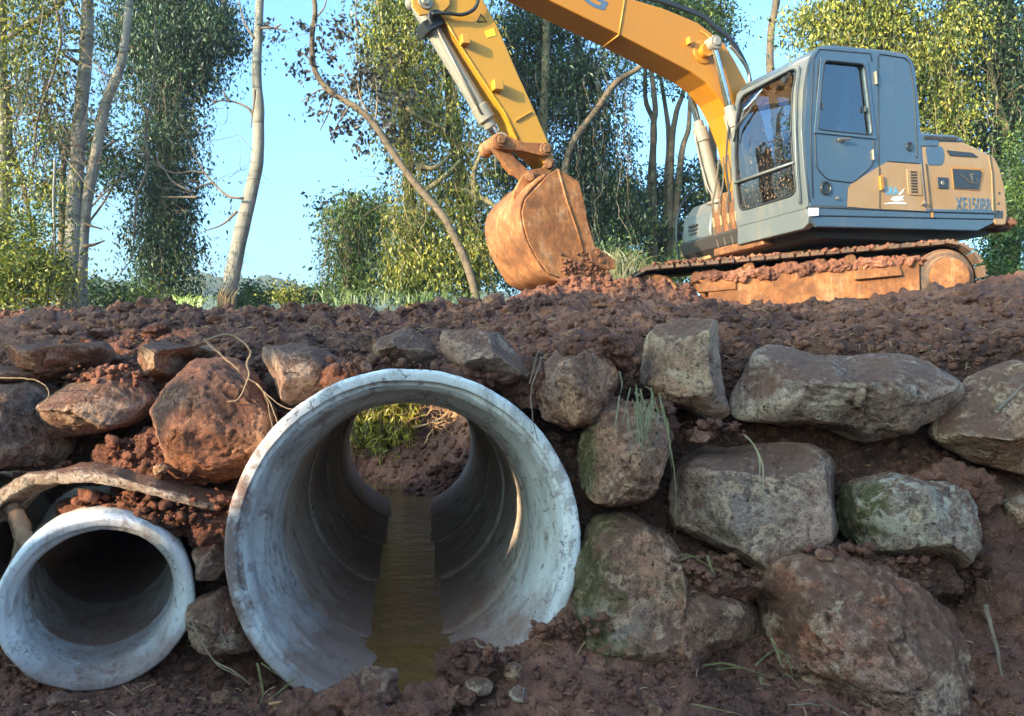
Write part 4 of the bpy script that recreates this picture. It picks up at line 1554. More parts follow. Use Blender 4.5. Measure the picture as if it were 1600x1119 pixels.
# crossbar of the two-piece windscreen, wiper, grab rail along the near pillar
m = MB()
m.tube([frontpt(.10, .52, .012), frontpt(.5, .52, .014), frontpt(.95, .52, .012)], .017, 8)
m.build('windscreen_crossbar', G_FRONT, CAB, 0, 'all')
m = MB()
m.tube([frontpt(.93, 1.02, .03), frontpt(.88, 1.2, .035), frontpt(.58, 1.44, .035)], .008, 6)
m.tube([frontpt(.66, 1.38, .03), frontpt(.9, 1.14, .03)], .014, 6)
m.build('wiper', DARK, CAB, 0, 'all')
m = MB()
m.tube(spline([frontpt(.08, .06, .03), frontpt(.06, .12, .05), frontpt(.045, .5, .055), frontpt(.045, 1.2, .055), frontpt(.06, 1.52, .05), frontpt(.09, 1.60, .02)], 30), .012, 8)
m.build('grab_rail', G_FRONT, CAB, 0, 'all')
m = MB()
m.tube(spline([frontpt(1.0, .3, .05), frontpt(1.01, .8, .06), frontpt(1.0, 1.4, .05)], 16), .013, 8)
m.build('front_rail', DARK, CAB, 0, 30)
m = MB()
m.tube([frontpt(.22, 1.58, .0), frontpt(.22, 1.50, .05)], .012, 8)
m.lathe(frontpt(.22, 1.49, .05), FW, [(-.03, .02), (0, .04), (.03, .035)], 16)
m.build('mirror_bracket', DARK, CAB, 0, 30)


def seal(pxs, name, parent, r=.0055, Y=YN + .002, mat=DARK, closed=False, rr=0):
    p2 = [loc(S(x, y, Y=YN))[[0, 2]] for x, y in pxs]
    if rr:
        p2 = round_poly(p2, rr, 6)
    p3 = [L(p[0], Y, p[1]) for p in p2]
    if closed:
        p3.append(p3[0])
    g = MB()
    g.tube(p3, r, 6)
    return g.build(name, mat, parent, 0, 'all')


seal([(1270, 310), (1266, 200), (1271, 92), (1280, 77), (1360, 84), (1362, 96)], 'pillar_seam', CAB, .006)
seal([(1279, 100), (1282, 92), (1353, 97), (1366, 214), (1364, 258), (1333, 286), (1292, 281), (1275, 262), (1273, 205)], 'door_seam', CAB, .007, closed=True, rr=.07)
seal([(1372, 86), (1376, 85), (1414, 91), (1421, 98), (1428, 140), (1433, 250)], 'quarter_panel_seam', CAB, .007, rr=.05)
seal([(1372, 90), (1372, 200), (1374, 322)], 'rear_pillar_seam', CAB, .006)
seal([(1386, 252), (1436, 256)], 'quarter_panel_sill', CAB, .007)
seal([(1262, 323), (1447, 331), (1552, 334)], 'deck_gap', CAB, .010)
m = MB()
fr_o, fr_i = match_loops([loc(S(x, y, Y=YN))[[0, 2]] for x, y in ((1281, 90), (1354, 96), (1368, 218), (1271, 208))], win2)
m.ring([L(p[0], YN + .003, p[1]) for p in fr_o], [L(p[0], YN + .003, p[1]) for p in fr_i], LF * .012)
m.build('window_frame', G_PAINT, CAB, .004)
m = MB()
wl = [L(p[0], YN + .012, p[1]) for p in win2]
m.tube(wl + [wl[0]], .009, 6)
m.build('window_gasket', DARK, CAB, 0, 'all')
m = MB()
m.tube([S(1310, 218, Y=YN + .03), S(1328, 217, Y=YN + .04)], .014, 8)
m.cyl(S(1314, 219, Y=YN), S(1314, 219, Y=YN + .03), .016)
m.build('door_handle', STEEL, CAB, 0, 30)
m = MB()
m.box(S(1369, 122, Y=YN + .012), (FW, LF, UP), (.014, .014, .075))
m.build('door_hinge', STEEL, CAB, .004)
m = MB()
m.box(S(1364, 242, Y=YN + .012), (FW, LF, UP), (.008, .014, .06))
m.build('door_hinge', STEEL, CAB, .004)
for (px, py) in ((1285, 166), (1352, 170)):
    m = MB()
    m.box(S(px, py, Y=YN + .004), (FW, LF, UP), (.010, .010, .035))
    m.build('window_catch', BLACKP, CAB, .003)
m = MB()
c = S(1421, 229, Y=YN)
m.lathe(c, LF, [(0, .060), (.012, .058), (.016, .04), (.008, .03), (.008, .01)], 24)
m.build('panel_latch', BLACKP, CAB, .003, 30)
m = MB()
m.lathe(S(1290, 294, Y=YN), LF, [(0, .085), (.014, .082), (.02, .062), (.006, .055), (.006, .01)], 32)
m.build('filler_cap', BLACKP, CAB, .003, 30)
m = MB()
m.lathe(S(1308, 310, Y=YN), LF, [(0, .02), (.02, .018)], 12)
m.build('lock', STEEL, CAB)
# painted lower panel
m = MB()
m.prism([S(x, y, Y=YN + .003) for x, y in ((1324, 323), (1325, 296), (1328, 289), (1334, 285), (1375, 259), (1386, 253.5), (1440, 257), (1447, 331), (1376, 327))], LF * .002)
m.build('yellow_lower_panel', Y_GRAZED, CAB)
m = MB()
seam = [S(1374.5, y, Y=YN + .006) for y in (262, 290, 326)]
m.tube(seam, .006, 6)
m.build('panel_seam', UNDER, CAB)
m = MB()
m.prism([S(x, y, Y=YN + .006) for x, y in ((1372, 276), (1377, 274), (1379, 296), (1374, 298))], LF * .03)
m.build('panel_hinge', Y_PAINT, CAB, .005)
m = MB()
gp = round_poly([loc(S(x, y, Y=YN))[[0, 2]] for x, y in ((1415, 264), (1436, 265), (1440, 306), (1418, 305))], .03, 4)
m.prism([L(p[0], YN + .005, p[1]) for p in gp], LF * .010)
gr = m.build('louvre_plate', Y_GRAZED, CAB, .004)
m = MB()
for k in range(8):
    t = k / 7
    m.box(S(1427.5 + 1.5 * t, 269 + 31 * t, Y=YN + .016), (FW, LF, UP), (.055, .004, .009))
m.build('louvre_slots', UNDER, CAB)
m = MB()
m.lathe(S(1443, 317, Y=YN), LF, [(0, .02), (.03, .016)], 12)
m.box(S(1443, 319, Y=YN + .02), (FW, LF, UP), (.03, .01, .008))
m.build('panel_lock', STEEL, CAB)
# interior
m = MB()
m.box(L(.05, .70, .42), (FW, LF, UP), (.28, .26, .09))
m.box(L(-.25, .70, .85), (FW, LF, UP), (.08, .24, .40))
m.box(L(-.28, .70, 1.32), (FW, LF, UP), (.05, .14, .10))
m.box(L(.1, .70, .2), (FW, LF, UP), (.2, .2, .16))
m.build('seat', SEATM, CAB, .04)
m = MB()
for s in (-.32, .32):
    m.box(L(.25, .67 + s, .42), (FW, LF, UP), (.28, .08, .16))
    m.tube([L(.45, .67 + s, .5), L(.5, .67 + s, .8)], .02, 8)
m.build('control_console', BLACKP, CAB, .02)
m = MB()
cp = [S(x, y, Y=YN - .10) for x, y in ((1323, 98), (1328, 99), (1326, 150), (1328, 206), (1315, 205), (1317, 150))]
m.prism(cp, LF * -.03)
m.build('curtain', CURT, CAB)
m = MB()
m.prism([L(x, YF + .065, z) for x, z in ((-.6, .0), (1.15, 0), (1.15, .45), (-.6, .45))], LF * .01)
m.prism([L(x, YF + .08, .03) for x in (1.15, -.6)] + [L(x, YN - .08, .03) for x in (-.6, 1.15)], UP * .02)
m.build('cab_lining', BLACKP, CAB)

# ------------------------------------------------------------------ engine house and counterweight
def sidepoly(pxs):
    return [loc(S(x, y, Y=YN))[[0, 2]] for x, y in pxs]


hp_ = sidepoly(((1447, 330), (1440, 256), (1437, 218), (1470, 219), (1504, 221), (1530, 233), (1546, 240), (1551, 270), (1554, 333)))
m = MB()
hp_ = round_poly(hp_, .03, 3)
m.prism([L(p[0], YN - .005, p[1]) for p in hp_], LF * -2.45)
HOUSE = m.build('engine_house', Y_GRAZED, EX, .035, 30)
m = MB()
gq = sidepoly(((1436, 256), (1433, 208), (1444, 209), (1490, 211), (1503, 216), (1508, 221), (1470, 226), (1474, 232), (1474, 254), (1470, 258)))
m.prism([L(p[0], YN + .002, p[1]) for p in gq[:6]] , LF * -.9) if False else None
gv = sidepoly(((1434, 230), (1434, 208), (1440, 208), (1492, 211), (1503, 216), (1508, 222), (1468, 222), (1467, 230)))
m.prism([L(p[0], YN + .002, p[1]) for p in gv], LF * -1.0)
m.build('vent_hood', G_PAINT, HOUSE, .02, 30)
m = MB()
for k in range(15):
    t = k / 14
    m.box(S(1444 + 50 * t, 215 + 2.5 * t, Y=YN + .002), (FW, LF, UP + FW * -.45), (.009, .010, .022))
m.build('vent_slots', UNDER, HOUSE)
m = MB()
gpq = sidepoly(((1446, 230), (1472, 229), (1475, 238), (1475, 250), (1471, 258), (1450, 258)))
m.prism([L(p[0], YN - .003, p[1]) for p in round_poly(gpq, .03, 3)], LF * .004)
m.build('grey_corner_patch', G_PAINT, HOUSE)
m = MB()
m.prism([S(x, y, Y=YN - .001) for x, y in ((1479, 235), (1519, 239), (1528, 246), (1484, 243))], LF * .006)
m.build('upper_grille', BLACKP, HOUSE)
m = MB()
m.prism([S(x, y, Y=YN - .001) for x, y in ((1486, 261), (1535, 263), (1537, 268), (1531, 298), (1490, 295))], LF * .004)
m.build('grille_surround', Y_PAINT, HOUSE, .002)
m = MB()
m.prism([S(x, y, Y=YN + .003) for x, y in ((1488, 264), (1531, 266), (1534, 270), (1529, 296), (1491, 294))], LF * .006)
m.build('mesh_grille', BLACKP, HOUSE)
m = MB()
for a_, b_ in (((1501, 273), (1519, 288)), ((1517, 271), (1519, 282)), ((1515, 274), (1523, 272)), ((1519, 285), (1526, 287)), ((1526, 280), (1529, 284))):
    m.tube([S(*a_, Y=YN + .011), S(*b_, Y=YN + .011)], .006, 5)
m.build('chalk_marks', STEEL, HOUSE)
m = MB()
m.prism([S(x, y, Y=YN) for x, y in ((1464, 277), (1481, 278), (1481, 295), (1465, 294))], LF * .008)
lat = m.build('door_latch', BLACKP, HOUSE, .003)
m = MB()
m.lathe(S(1472.5, 286, Y=YN + .005), LF, [(0, .03), (.01, .026)], 16)
m.build('latch_button', STEEL, HOUSE)
m = MB()
m.tube([S(x, y, Y=YN - .002) for x, y in ((1447, 256), (1451, 290), (1455, 331))], .010, 6)
m.build('door_gap', UNDER, HOUSE)
cw = round_poly(sidepoly(((1551, 337), (1549, 270), (1544, 241), (1552, 243), (1562, 262), (1570, 295), (1574, 335), (1572, 352), (1556, 352))), .05, 5)
m = MB()
# counterweight: plan rounded at the corners
nY = 9
ys = np.linspace(1.25, -1.25, nY)
lo = []
for y in ys:
    sh = .30 * (abs(y) / 1.25) ** 3
    lo.append([L(p[0] - (.30 - sh) * min(1, max(0, (-1.92 - p[0]) / .12)), y, p[1]) for p in cw])
nc = len(cw)
vs = [p for ring_ in lo for p in ring_]
fs = [tuple(range(nc)), tuple(range(nY * nc - 1, (nY - 1) * nc - 1, -1))]
for i in range(nY - 1):
    for k in range(nc):
        k2 = (k + 1) % nc
        fs.append((i * nc + k, i * nc + k2, (i + 1) * nc + k2, (i + 1) * nc + k))
m.add(vs, fs)
CWT = m.build('counterweight', Y_GRAZED, EX, .02, 35)
for px, py in ((1561, 302), (1560, 318), (1559, 330)):
    m = MB()
    m.lathe(S(px, py, Y=YN), LF, [(-.01, .018), (.008, .014)], 12)
    m.build('bolt', BLACKP, CWT)
m = MB()
m.tube([S(x, y, Y=YN + .002) for x, y in ((1546, 242), (1551, 270), (1554, 335))], .010, 6)
m.build('counterweight_gap', UNDER, CWT)
mud = MB()
vv_, ff2 = ICO[4]
cc = S(1553, 352, Y=1.02)
w_ = vv_ * np.array([.24, .22, .07]) + cc
w_ = w_ + vv_ * (.06 * fbm(w_ * 6, 4, .6, seed=3))[:, None]
link('caked_mud', np_mesh('caked_mud', w_ - np.array(EX.location), ff2), soil_mat('grey_brown_mud', 1.2), CWT)

# right-hand tool box, battery side, handrail
m = MB()
bx = [(1.02, -.10), (1.04, .10), (.98, .34), (.80, .52), (.2, .56), (.2, -.10)]
m.prism([L(x, -.62, z) for x, z in bx], LF * -.62)
TB = m.build('tool_box', G_FRONT, EX, .03, 30)
m = MB()
for k in range(3):
    m.box(L(1.035, -.98, .10 + .055 * k), (FW, LF, UP), (.012, .09, .012))
m.build('vent_slots', UNDER, TB)
m = MB()
m.box(L(1.0, -.93, -.14), (FW, LF, UP), (.09, .30, .05))
m.box(L(.95, -.93, -.24), (FW, LF, UP), (.09, .26, .04))
m.build('step', Y_GRAZED, TB, .01)
m = MB()
m.tube(spline([L(1.12, -1.22, -.25), L(1.14, -1.22, .1), L(1.06, -1.22, .45), L(.85, -1.22, .72), L(.5, -1.22, .86), L(.3, -1.22, .8)], 30), .016, 8)
m.build('handrail', BLACKP, TB, 0, 'all')
m = MB()
m.box(L(.55, -.4, .22), (FW, LF, UP), (.45, .22, .3))
m.box(L(1.0, .0, -.24), (FW, LF, UP), (.16, .45, .05))
m.build('boom_bracket', CLAY_D, EX, .02)

# ------------------------------------------------------------------ boom
BY = -.05            # near face of the boom
BW = .38
bpx = [(640, -108), (780, -38), (900, 21), (970, 55), (1049, 96), (1081, 113), (1104, 130), (1123, 153), (1136, 178), (1150, 215), (1162, 262), (1170, 305), (1192, 318), (1212, 300), (1206, 240), (1190, 180), (1172, 138), (1161, 119), (1149, 96), (1132, 68), (1108, 49), (1091, 36), (1070, 27), (1036, 13), (985, -2), (900, -45), (780, -105), (690, -150), (630, -150)]
b3 = [S(x, y, Y=BY) for x, y in bpx]
m = MB()
m.prism(b3, LF * -BW)
BOOM = m.build('boom', Y_PAINT, EX, .012)
m = MB()
for a_, b_ in (((967, 54), (976, -2)),):
    m.tube([S(*a_, Y=BY + .003), S(*b_, Y=BY + .003)], .010, 6)
m.tube([S(967, 55, Y=BY), S(967, 55, Y=BY) - LF * BW * .9 ], .010, 6)
m.build('weld_rib', Y_ARM, BOOM, 0, 'all')
m = MB()
m.lathe(S(1098, 82, Y=BY), LF, [(0, .15), (.012, .145), (.02, .12)], 32)
m.lathe(S(1098, 82, Y=BY), LF, [(0, .085), (.09, .08)], 24)
m.build('pin_boss', Y_PAINT, BOOM, .004, 30)
m = MB()
m.box(S(1077, 64, Y=BY + .035), (FW, LF, UP), (.022, .035, .04))
m.tube(spline([S(1094, 48, Y=BY + .01), S(1105, 55, Y=BY + .05), S(1114, 68, Y=BY + .08)], 10), .008, 6)
m.build('grease_fitting', Y_ARM, BOOM, .003)
# hoses on top of the boom
m = MB()
for k, off in enumerate((-.06, -.13, -.2)):
    tp_ = [(900, -54), (985, -10), (1036, 4), (1072, 17), (1098, 28), (1118, 45), (1140, 62), (1160, 92), (1172, 125), (1180, 190)]
    m.tube(spline([S(x, y - 2 * k, Y=BY + off) for x, y in tp_], 50), .018, 7)
m.build('hydraulic_hoses', DARK, BOOM, 0, 'all')
m = MB()
m.tube(spline([S(x, y, Y=BY - .02) for x, y in ((1140, 72), (1150, 82), (1166, 105), (1171, 125), (1168, 150))], 24), .02, 8)
m.build('steel_pipe', STEEL, BOOM, 0, 'all')


def text_obj(s, name, mat, parent, o, ux, uy, un, h, width=None, bold=.0, shear=0.):
    cu = bpy.data.curves.new(name, 'FONT')
    cu.body = s
    cu.size = 1
    cu.extrude = .004
    cu.offset = bold
    cu.shear = shear
    cu.resolution_u = 3
    ob = bpy.data.objects.new(name, cu)
    me = bpy.data.meshes.new_from_object(ob)
    bpy.data.objects.remove(ob)
    bpy.data.curves.remove(cu)
    v = np.array([q.co[:] for q in me.vertices])
    mn, mx = v.min(0), v.max(0)
    sy = h / (mx[1] - mn[1])
    sx = sy if width is None else width / (mx[0] - mn[0])
    w = o + (v[:, :1] - mn[0]) * sx * ux + (v[:, 1:2] - mn[1]) * sy * uy + v[:, 2:3] * un * .6
    w = w - np.array(EX.location)
    me.vertices.foreach_set('co', w.astype(np.float32).ravel())
    me.update()
    return link(name, me, mat, parent)


a_, b_ = S(1494, 328.5, Y=YN + .001), S(1550, 330.5, Y=YN + .001)
text_obj('XE150BR', 'model_lettering', DECAL, HOUSE, a_, (b_ - a_) / np.linalg.norm(b_ - a_), UP, LF, .165, np.linalg.norm(b_ - a_), .003)
a_, b_ = S(1383, 304.5, Y=YN + .006), S(1404, 305, Y=YN + .006)
text_obj('GRA', 'faded_lettering', DECAL_B, CAB, a_, (b_ - a_) / np.linalg.norm(b_ - a_), UP, LF, .095, np.linalg.norm(b_ - a_), .003)
m = MB()
for q in (((1404, 304), (1410, 297), (1414, 293), (1410, 301), (1406, 305)), ((1391, 312), (1397, 307), (1413, 306), (1409, 310), (1413, 313), (1397, 314)), ((1381, 318), (1400, 315), (1416, 317), (1416, 319), (1381, 318.9))):
    m.prism([S(x, y, Y=YN + .006) for x, y in q], LF * .002)
m.build('worn_sticker', WHITE, CAB)
# boom lettering, running along the boom and out of the frame
p1, p0 = S(950, 22, Y=BY + .001), S(752, -73, Y=BY + .001)
ux = (p1 - p0) / np.linalg.norm(p1 - p0)
uy = np.cross(LF, ux)
uy = uy if uy[2] > 0 else -uy
text_obj('XCMG', 'boom_lettering', DECAL, BOOM, p0, ux, uy, LF, .26, np.linalg.norm(p1 - p0), .02, .2)

# boom cylinders
hd = loc(S(1112, 70, Y=BY + .09))
bs = loc(S(1141, 388, Y=-.52))


def cylinder(name, head, base, f_gland, rb, rr, mat, parent=EX):
    head, base = np.asarray(head), np.asarray(base)
    ax = (head - base) / np.linalg.norm(head - base)
    Lc = np.linalg.norm(head - base)
    g = base + ax * Lc * f_gland
    m = MB()
    m.lathe(base, ax, [(0, .05), (.02, rb * .8), (.10, rb), (Lc * f_gland - .20, rb), (Lc * f_gland - .195, rb * 1.22), (Lc * f_gland - .03, rb * 1.22), (Lc * f_gland - .02, rb * .9), (Lc * f_gland + .06, rb * .85), (Lc * f_gland + .07, rr)], 28)
    m.cyl(base - LF * .11, base + LF * .11, .075, 20)
    c = m.build(name, mat, parent, .004, 30)
    m = MB()
    m.cyl(g, head - ax * .03, rr, 20)
    m.build('piston_rod', CHROME, c, 0, 30)
    m = MB()
    m.cyl(head - LF * .075, head + LF * .075, .085, 24)
    m.cyl(head - LF * .1, head + LF * .1, .05, 24)
    m.build('rod_eye', G_CYL, c, .006, 30)
    return c, ax, g


c1, ax1, g1 = cylinder('boom_cylinder', L(hd[0], BY + .11, hd[2]), L(bs[0], .10, bs[2]), .66, .078, .042, G_CYL)
c2_, ax2, g2 = cylinder('boom_cylinder', L(hd[0], BY - BW - .11, hd[2]), L(bs[0], -.52, bs[2]), .66, .078, .042, G_CYL)
for c_, y_ in ((c1, .10), (c2_, -.52)):
    bb = L(bs[0], y_, bs[2])
    gg = g1 if y_ > 0 else g2
    ax_ = ax1
    m = MB()
    side_ = FW * .5 + LF * .86
    o_ = FW * .115
    m.tube(spline([bb + ax_ * .75 + o_ * .8 - LF * .05, bb + ax_ * .85 + o_ - LF * .02, gg - ax_ * .25 + o_, gg - ax_ * .12 + o_ * .9], 20), .013, 7)
    m.tube(spline([bb + ax_ * .35 + o_ * .4 + LF * .1, bb + ax_ * .62 + o_ * .6 + LF * .09, bb + ax_ * .78 + o_ + LF * .02, bb + ax_ * 1.1 + o_ * 1.0], 20), .011, 7)
    m.box(bb + ax_ * .62, (ax_, LF, FW), (.02, .11, .10))
    m.build('cylinder_pipe', G_CYL, c_, 0, 'all')
m = MB()
for k in range(4):
    y_ = -.38 + .14 * k
    m.tube(spline([L(1.12, y_, -.22), L(1.17, y_, .1), L(1.19, y_ + .02, .35), L(1.12, y_ + .04, .62), L(1.05, y_ * .6 - .1, .95)], 20), .012, 7)
m.build('boom_foot_hoses', plain_mat('dusty_rubber', (.10, .075, .055), .8), EX, 0, 'all')
for k in range(4):
    m = MB()
    y_ = -.38 + .14 * k
    m.tube([L(1.168, y_, .08), L(1.182, y_ + .01, .2)], .017, 8)
    m.build('hose_fitting', Y_GRAZED, EX, 0, 30)

# ------------------------------------------------------------------ arm
AW = .30
AY = BY - (BW - AW) / 2
apx = [(640, -90), (690, 22), (701, 38), (714, 60), (752, 119), (790, 176), (812, 222), (838, 243), (858, 262), (866, 246), (861, 232), (850, 206), (830, 160), (811, 119), (777, 40), (753, -4), (722, -110), (680, -130)]
a3 = [S(x, y, Y=AY) for x, y in apx]
m = MB()
m.prism(a3, LF * -AW)
ARM = m.build('arm', Y_ARM, EX, .012)
m = MB()
m.tube([S(1.0 * x, y, Y=AY + .002) for x, y in ((697, 34), (712, 60), (751, 120), (789, 177), (810, 218))], .012, 6)
m.build('edge_weld', Y_ARM, ARM, 0, 'all')
m = MB()
m.prism([S(x, y, Y=AY) for x, y in ((804, 188), (829, 174), (830, 176), (805, 191))], LF * .02)
m.build('side_plate', Y_ARM, ARM, .004)
for px, py, a, b in ((726, 63, .045, .05), (777, 134, .055, .055)):
    m = MB()
    m.box(S(px, py, Y=AY + .045), (FW, LF, UP), (a, .05, b))
    m.build('hose_bracket', Y_ARM, ARM, .008)
m = MB()
tri = [S(x, y, Y=AY + .003) for x, y in ((746, 34), (751, 22), (760, 34))]
m.tube(tri + [tri[0]], .007, 5)
m.build('warning_triangle', DARK, ARM)
m = MB()
m.prism([S(x, y, Y=AY + .001) for x, y in ((757, 49), (771, 44), (775, 55), (761, 59))], LF * .003)
m.build('warning_sticker', plain_mat('bright_yellow_sticker', (.85, .62, .03), .5), ARM)
m = MB()
m.lathe(S(663, 5, Y=AY + .0), LF, [(0, .085), (.05, .08), (.05, .045), (.07, .04)], 24)
m.build('pin', STEEL, ARM, .003, 30)
m = MB()
m.prism([S(x, y, Y=AY + .002) for x, y in ((642, -60), (700, -60), (702, 10), (690, 22), (655, 26), (643, 10))], LF * .03)
m.build('bracket_plate', Y_ARM, ARM, .01)
m = MB()
m.tube(spline([S(x, y, Y=AY + .06) for x, y in ((674, 22), (700, 21), (722, 23), (740, 15), (747, 0), (747, -25), (730, -60))], 30), .02, 8)
m.tube(spline([S(x, y, Y=AY + .05) for x, y in ((676, 40), (671, 30), (672, 20), (680, 17), (690, 20))], 16), .018, 8)
m.build('hose', DARK, ARM, 0, 'all')
# bucket cylinder in front of the arm
yc_ = AY - AW / 2
cb, axb, gb_ = cylinder('bucket_cylinder', S(781, 221, Y=yc_), S(648, 0, Y=yc_), .86, .085, .042, G_CYL)
m = MB()
m.box(S(672, 42, Y=yc_), (axb, LF, np.cross(axb, LF)), (.06, .12, .12))
m.build('port_block', BLACKP, cb, .01)
m = MB()
m.tube([S(682, 45, Y=yc_ + .09), S(752, 178, Y=yc_ + .09)], .012, 6)
m.build('cylinder_pipe', G_CYL, cb, 0, 'all')


def linkplate(pts, wid, Y, th, mat, name, parent, holes=()):
    g = MB()
    a = [S(x, y, Y=Y) for x, y in pts]
    c = [loc(p)[[0, 2]] for p in a]
    # capsule through the points
    an = []
    d = (c[-1] - c[0]) / np.linalg.norm(c[-1] - c[0])
    nrm = np.array([-d[1], d[0]])
    half = []
    for k in range(9):
        w = math.pi / 2 + math.pi * k / 8
        half.append(c[0] + wid[0] * (d * math.cos(w) + nrm * math.sin(w)))
    lows = [p - nrm * wq for p, wq in zip(c[1:-1], wid[1:-1])]
    end = []
    for k in range(9):
        w = -math.pi / 2 + math.pi * k / 8
        end.append(c[-1] + wid[-1] * (d * math.cos(w) + nrm * math.sin(w)))
    ups = [p + nrm * wq for p, wq in zip(c[1:-1][::-1], wid[1:-1][::-1])]
    poly = half + lows + end + ups
    g.prism([L(p[0], Y, p[1]) for p in poly], LF * -th)
    return g


for Yk in (AY + .07, AY - AW - .02):
    g = linkplate([(781, 220), (818, 229), (852, 234)], (.085, .05, .075), Yk, .05, CLAY, 'link_arm', EX)
    lk = g.build('link_arm', CLAY, EX, .008)
    for px, py in ((781, 220), (852, 234)):
        m = MB()
        m.lathe(S(px, py, Y=Yk), LF, [(-.0, .075), (.03, .07), (.03, .045), (.05, .04), (.05, .01)], 24)
        m.build('pin', CLAY_D, lk, .003, 30)
m = MB()
m.cyl(S(777, 222, Y=AY + .02), S(777, 222, Y=AY + .02) - LF * (AW + .04), .085, 24)
for Yk in (AY + .01, AY - AW + .06):
    g = linkplate([(777, 224), (800, 255), (826, 278)], (.085, .075, .075), Yk, .07, CLAY, 'x', EX)
    m.add(g.v, g.f)
q1, q2 = S(796, 250, Y=AY - .05), S(812, 268, Y=AY - .05)
m.prism([q1 + FW * .03, q2 + FW * .03, q2 - FW * .03, q1 - FW * .03], LF * -(AW - .1))
m.build('bucket_link', CLAY, EX, .01, 30)
# ------------------------------------------------------------------ bucket
BKY = yc_ + .475
near = [(858, 272), (872, 263), (905, 284), (912, 310), (918, 345), (928, 379), (947, 424), (938, 433), (896, 440), (858, 428), (840, 404), (825, 375), (818, 350), (816, 330), (821, 311)]
m = MB()
pn = [S(x, y, Y=BKY) for x, y in near]
m.prism(pn, LF * -.03)
BUCK = m.build('bucket', CLAY, EX, .008)
pf_ = [p - LF * .92 for p in pn]
m = MB()
m.prism(pf_, LF * -.03)
m.build('far_side_plate', CLAY, BUCK, .008)
back = [(856, 274), (838, 290), (822, 310), (816.5, 330), (818.5, 350), (825.5, 375), (840.5, 403), (858, 427), (896, 439), (944, 431)]
bl = spline([loc(S(x, y, Y=BKY))[[0, 2]] for x, y in back], 48)
nb = len(bl)
ys = np.linspace(BKY - .015, BKY - .935, 30)
V_ = np.array([[L(p[0], y, p[1]) for y in ys] for p in bl])
tang = np.gradient(bl, axis=0)
tang /= np.linalg.norm(tang, axis=1)[:, None]
nr = np.stack([-tang[:, 1], tang[:, 0]], 1)
nw = np.array([MH.T @ np.array([a, 0, b]) for a, b in nr])
V2 = V_ + nw[:, None, :] * .035
Vall = np.concatenate([V_.reshape(-1, 3), V2.reshape(-1, 3)])
Vall = Vall + (.004 * fbm(Vall * 9, 4, .6, seed=6))[:, None] * np.array([.3, -.9, .3])
ix = np.arange(nb * 30).reshape(nb, 30)
F_ = np.stack([ix[:-1, :-1], ix[1:, :-1], ix[1:, 1:], ix[:-1, 1:]], -1).reshape(-1, 4)
rim = np.concatenate([ix[0], ix[1:, -1], ix[-1, ::-1][1:], ix[::-1, 0][1:-1]])
k_ = nb * 30
Fr = np.stack([rim, np.roll(rim, -1), np.roll(rim, -1) + k_, rim + k_], -1)
me = np_mesh('shell', Vall - np.array(EX.location), np.concatenate([F_, F_[:, ::-1] + k_, Fr]))
link('shell', me, CLAY, BUCK)
m = MB()
m.tube([S(x, y, Y=BKY + .004) for x, y in ((872, 265), (885, 312), (901, 358), (912, 395))], .012, 6)
m.build('side_rib', CLAY, BUCK, 0, 'all')
m = MB()
m.prism([S(x, y, Y=BKY + .002) for x, y in ((918, 393), (932, 387), (957, 406), (960, 420), (946, 423), (921, 410))], LF * .035)
m.prism([S(x, y, Y=BKY + .002) - LF * .96 for x, y in ((918, 393), (932, 387), (957, 406), (960, 420), (946, 423), (921, 410))], LF * -.035)
sc_ = m.build('side_cutter', CLAY_D, BUCK, .01)
for px, py in ((933, 396), (939, 407)):
    m = MB()
    m.lathe(S(px, py, Y=BKY + .035), LF, [(0, .032), (.02, .028)], 6)
    m.build('bolt', CLAY_D, BUCK)
for k in range(5):
    y = BKY - .06 - k * .2
    a_, b_ = loc(S(930, 432, Y=BKY)), loc(S(956, 428, Y=BKY))
    m = MB()
    d_ = np.array([b_[0] - a_[0], b_[2] - a_[2]])
    d_ /= np.linalg.norm(d_)
    tv = MH.T @ np.array([d_[0], 0, d_[1]])
    nv_ = np.cross(tv, LF)
    c0 = L(a_[0], y, a_[2])
    vs = []
    for s_, hh, ww in ((-.05, .035, .05), (.08, .035, .045), (.20, .01, .03)):
        for sy, sz in ((-1, -1), (1, -1), (1, 1), (-1, 1)):
            vs.append(c0 + tv * s_ + LF * sy * ww + nv_ * sz * hh)
    m.add(vs, [(0, 1, 2, 3), (8, 11, 10, 9)] + [(4 * i + k1, 4 * i + (k1 + 1) % 4, 4 * i + 4 + (k1 + 1) % 4, 4 * i + 4 + k1) for i in range(2) for k1 in range(4)])
    m.build('tooth', STEEL, BUCK, .005)
# hinge ears on the bucket back
ear = [(858, 250), (848, 262), (826, 266), (814, 279), (803, 300), (800, 324), (815, 318), (838, 292), (858, 272), (868, 262)]
for Yk in (yc_ + .23, yc_ - .17):
    m = MB()
    m.prism([S(x, y, Y=Yk) for x, y in ear], LF * -.05)
    e_ = m.build('hinge_ear', CLAY, BUCK, .008)
for px, py, r_ in ((828, 276, .065), (857, 257, .06)):
    m = MB()
    m.cyl(S(px, py, Y=yc_ + .29), S(px, py, Y=yc_ - .26), r_ * .7, 20)
    m.lathe(S(px, py, Y=yc_ + .23), LF, [(0, r_), (.05, r_ * .95), (.05, r_ * .5), (.07, r_ * .45)], 20)
    m.build('pin', CLAY_D, BUCK, .004, 30)

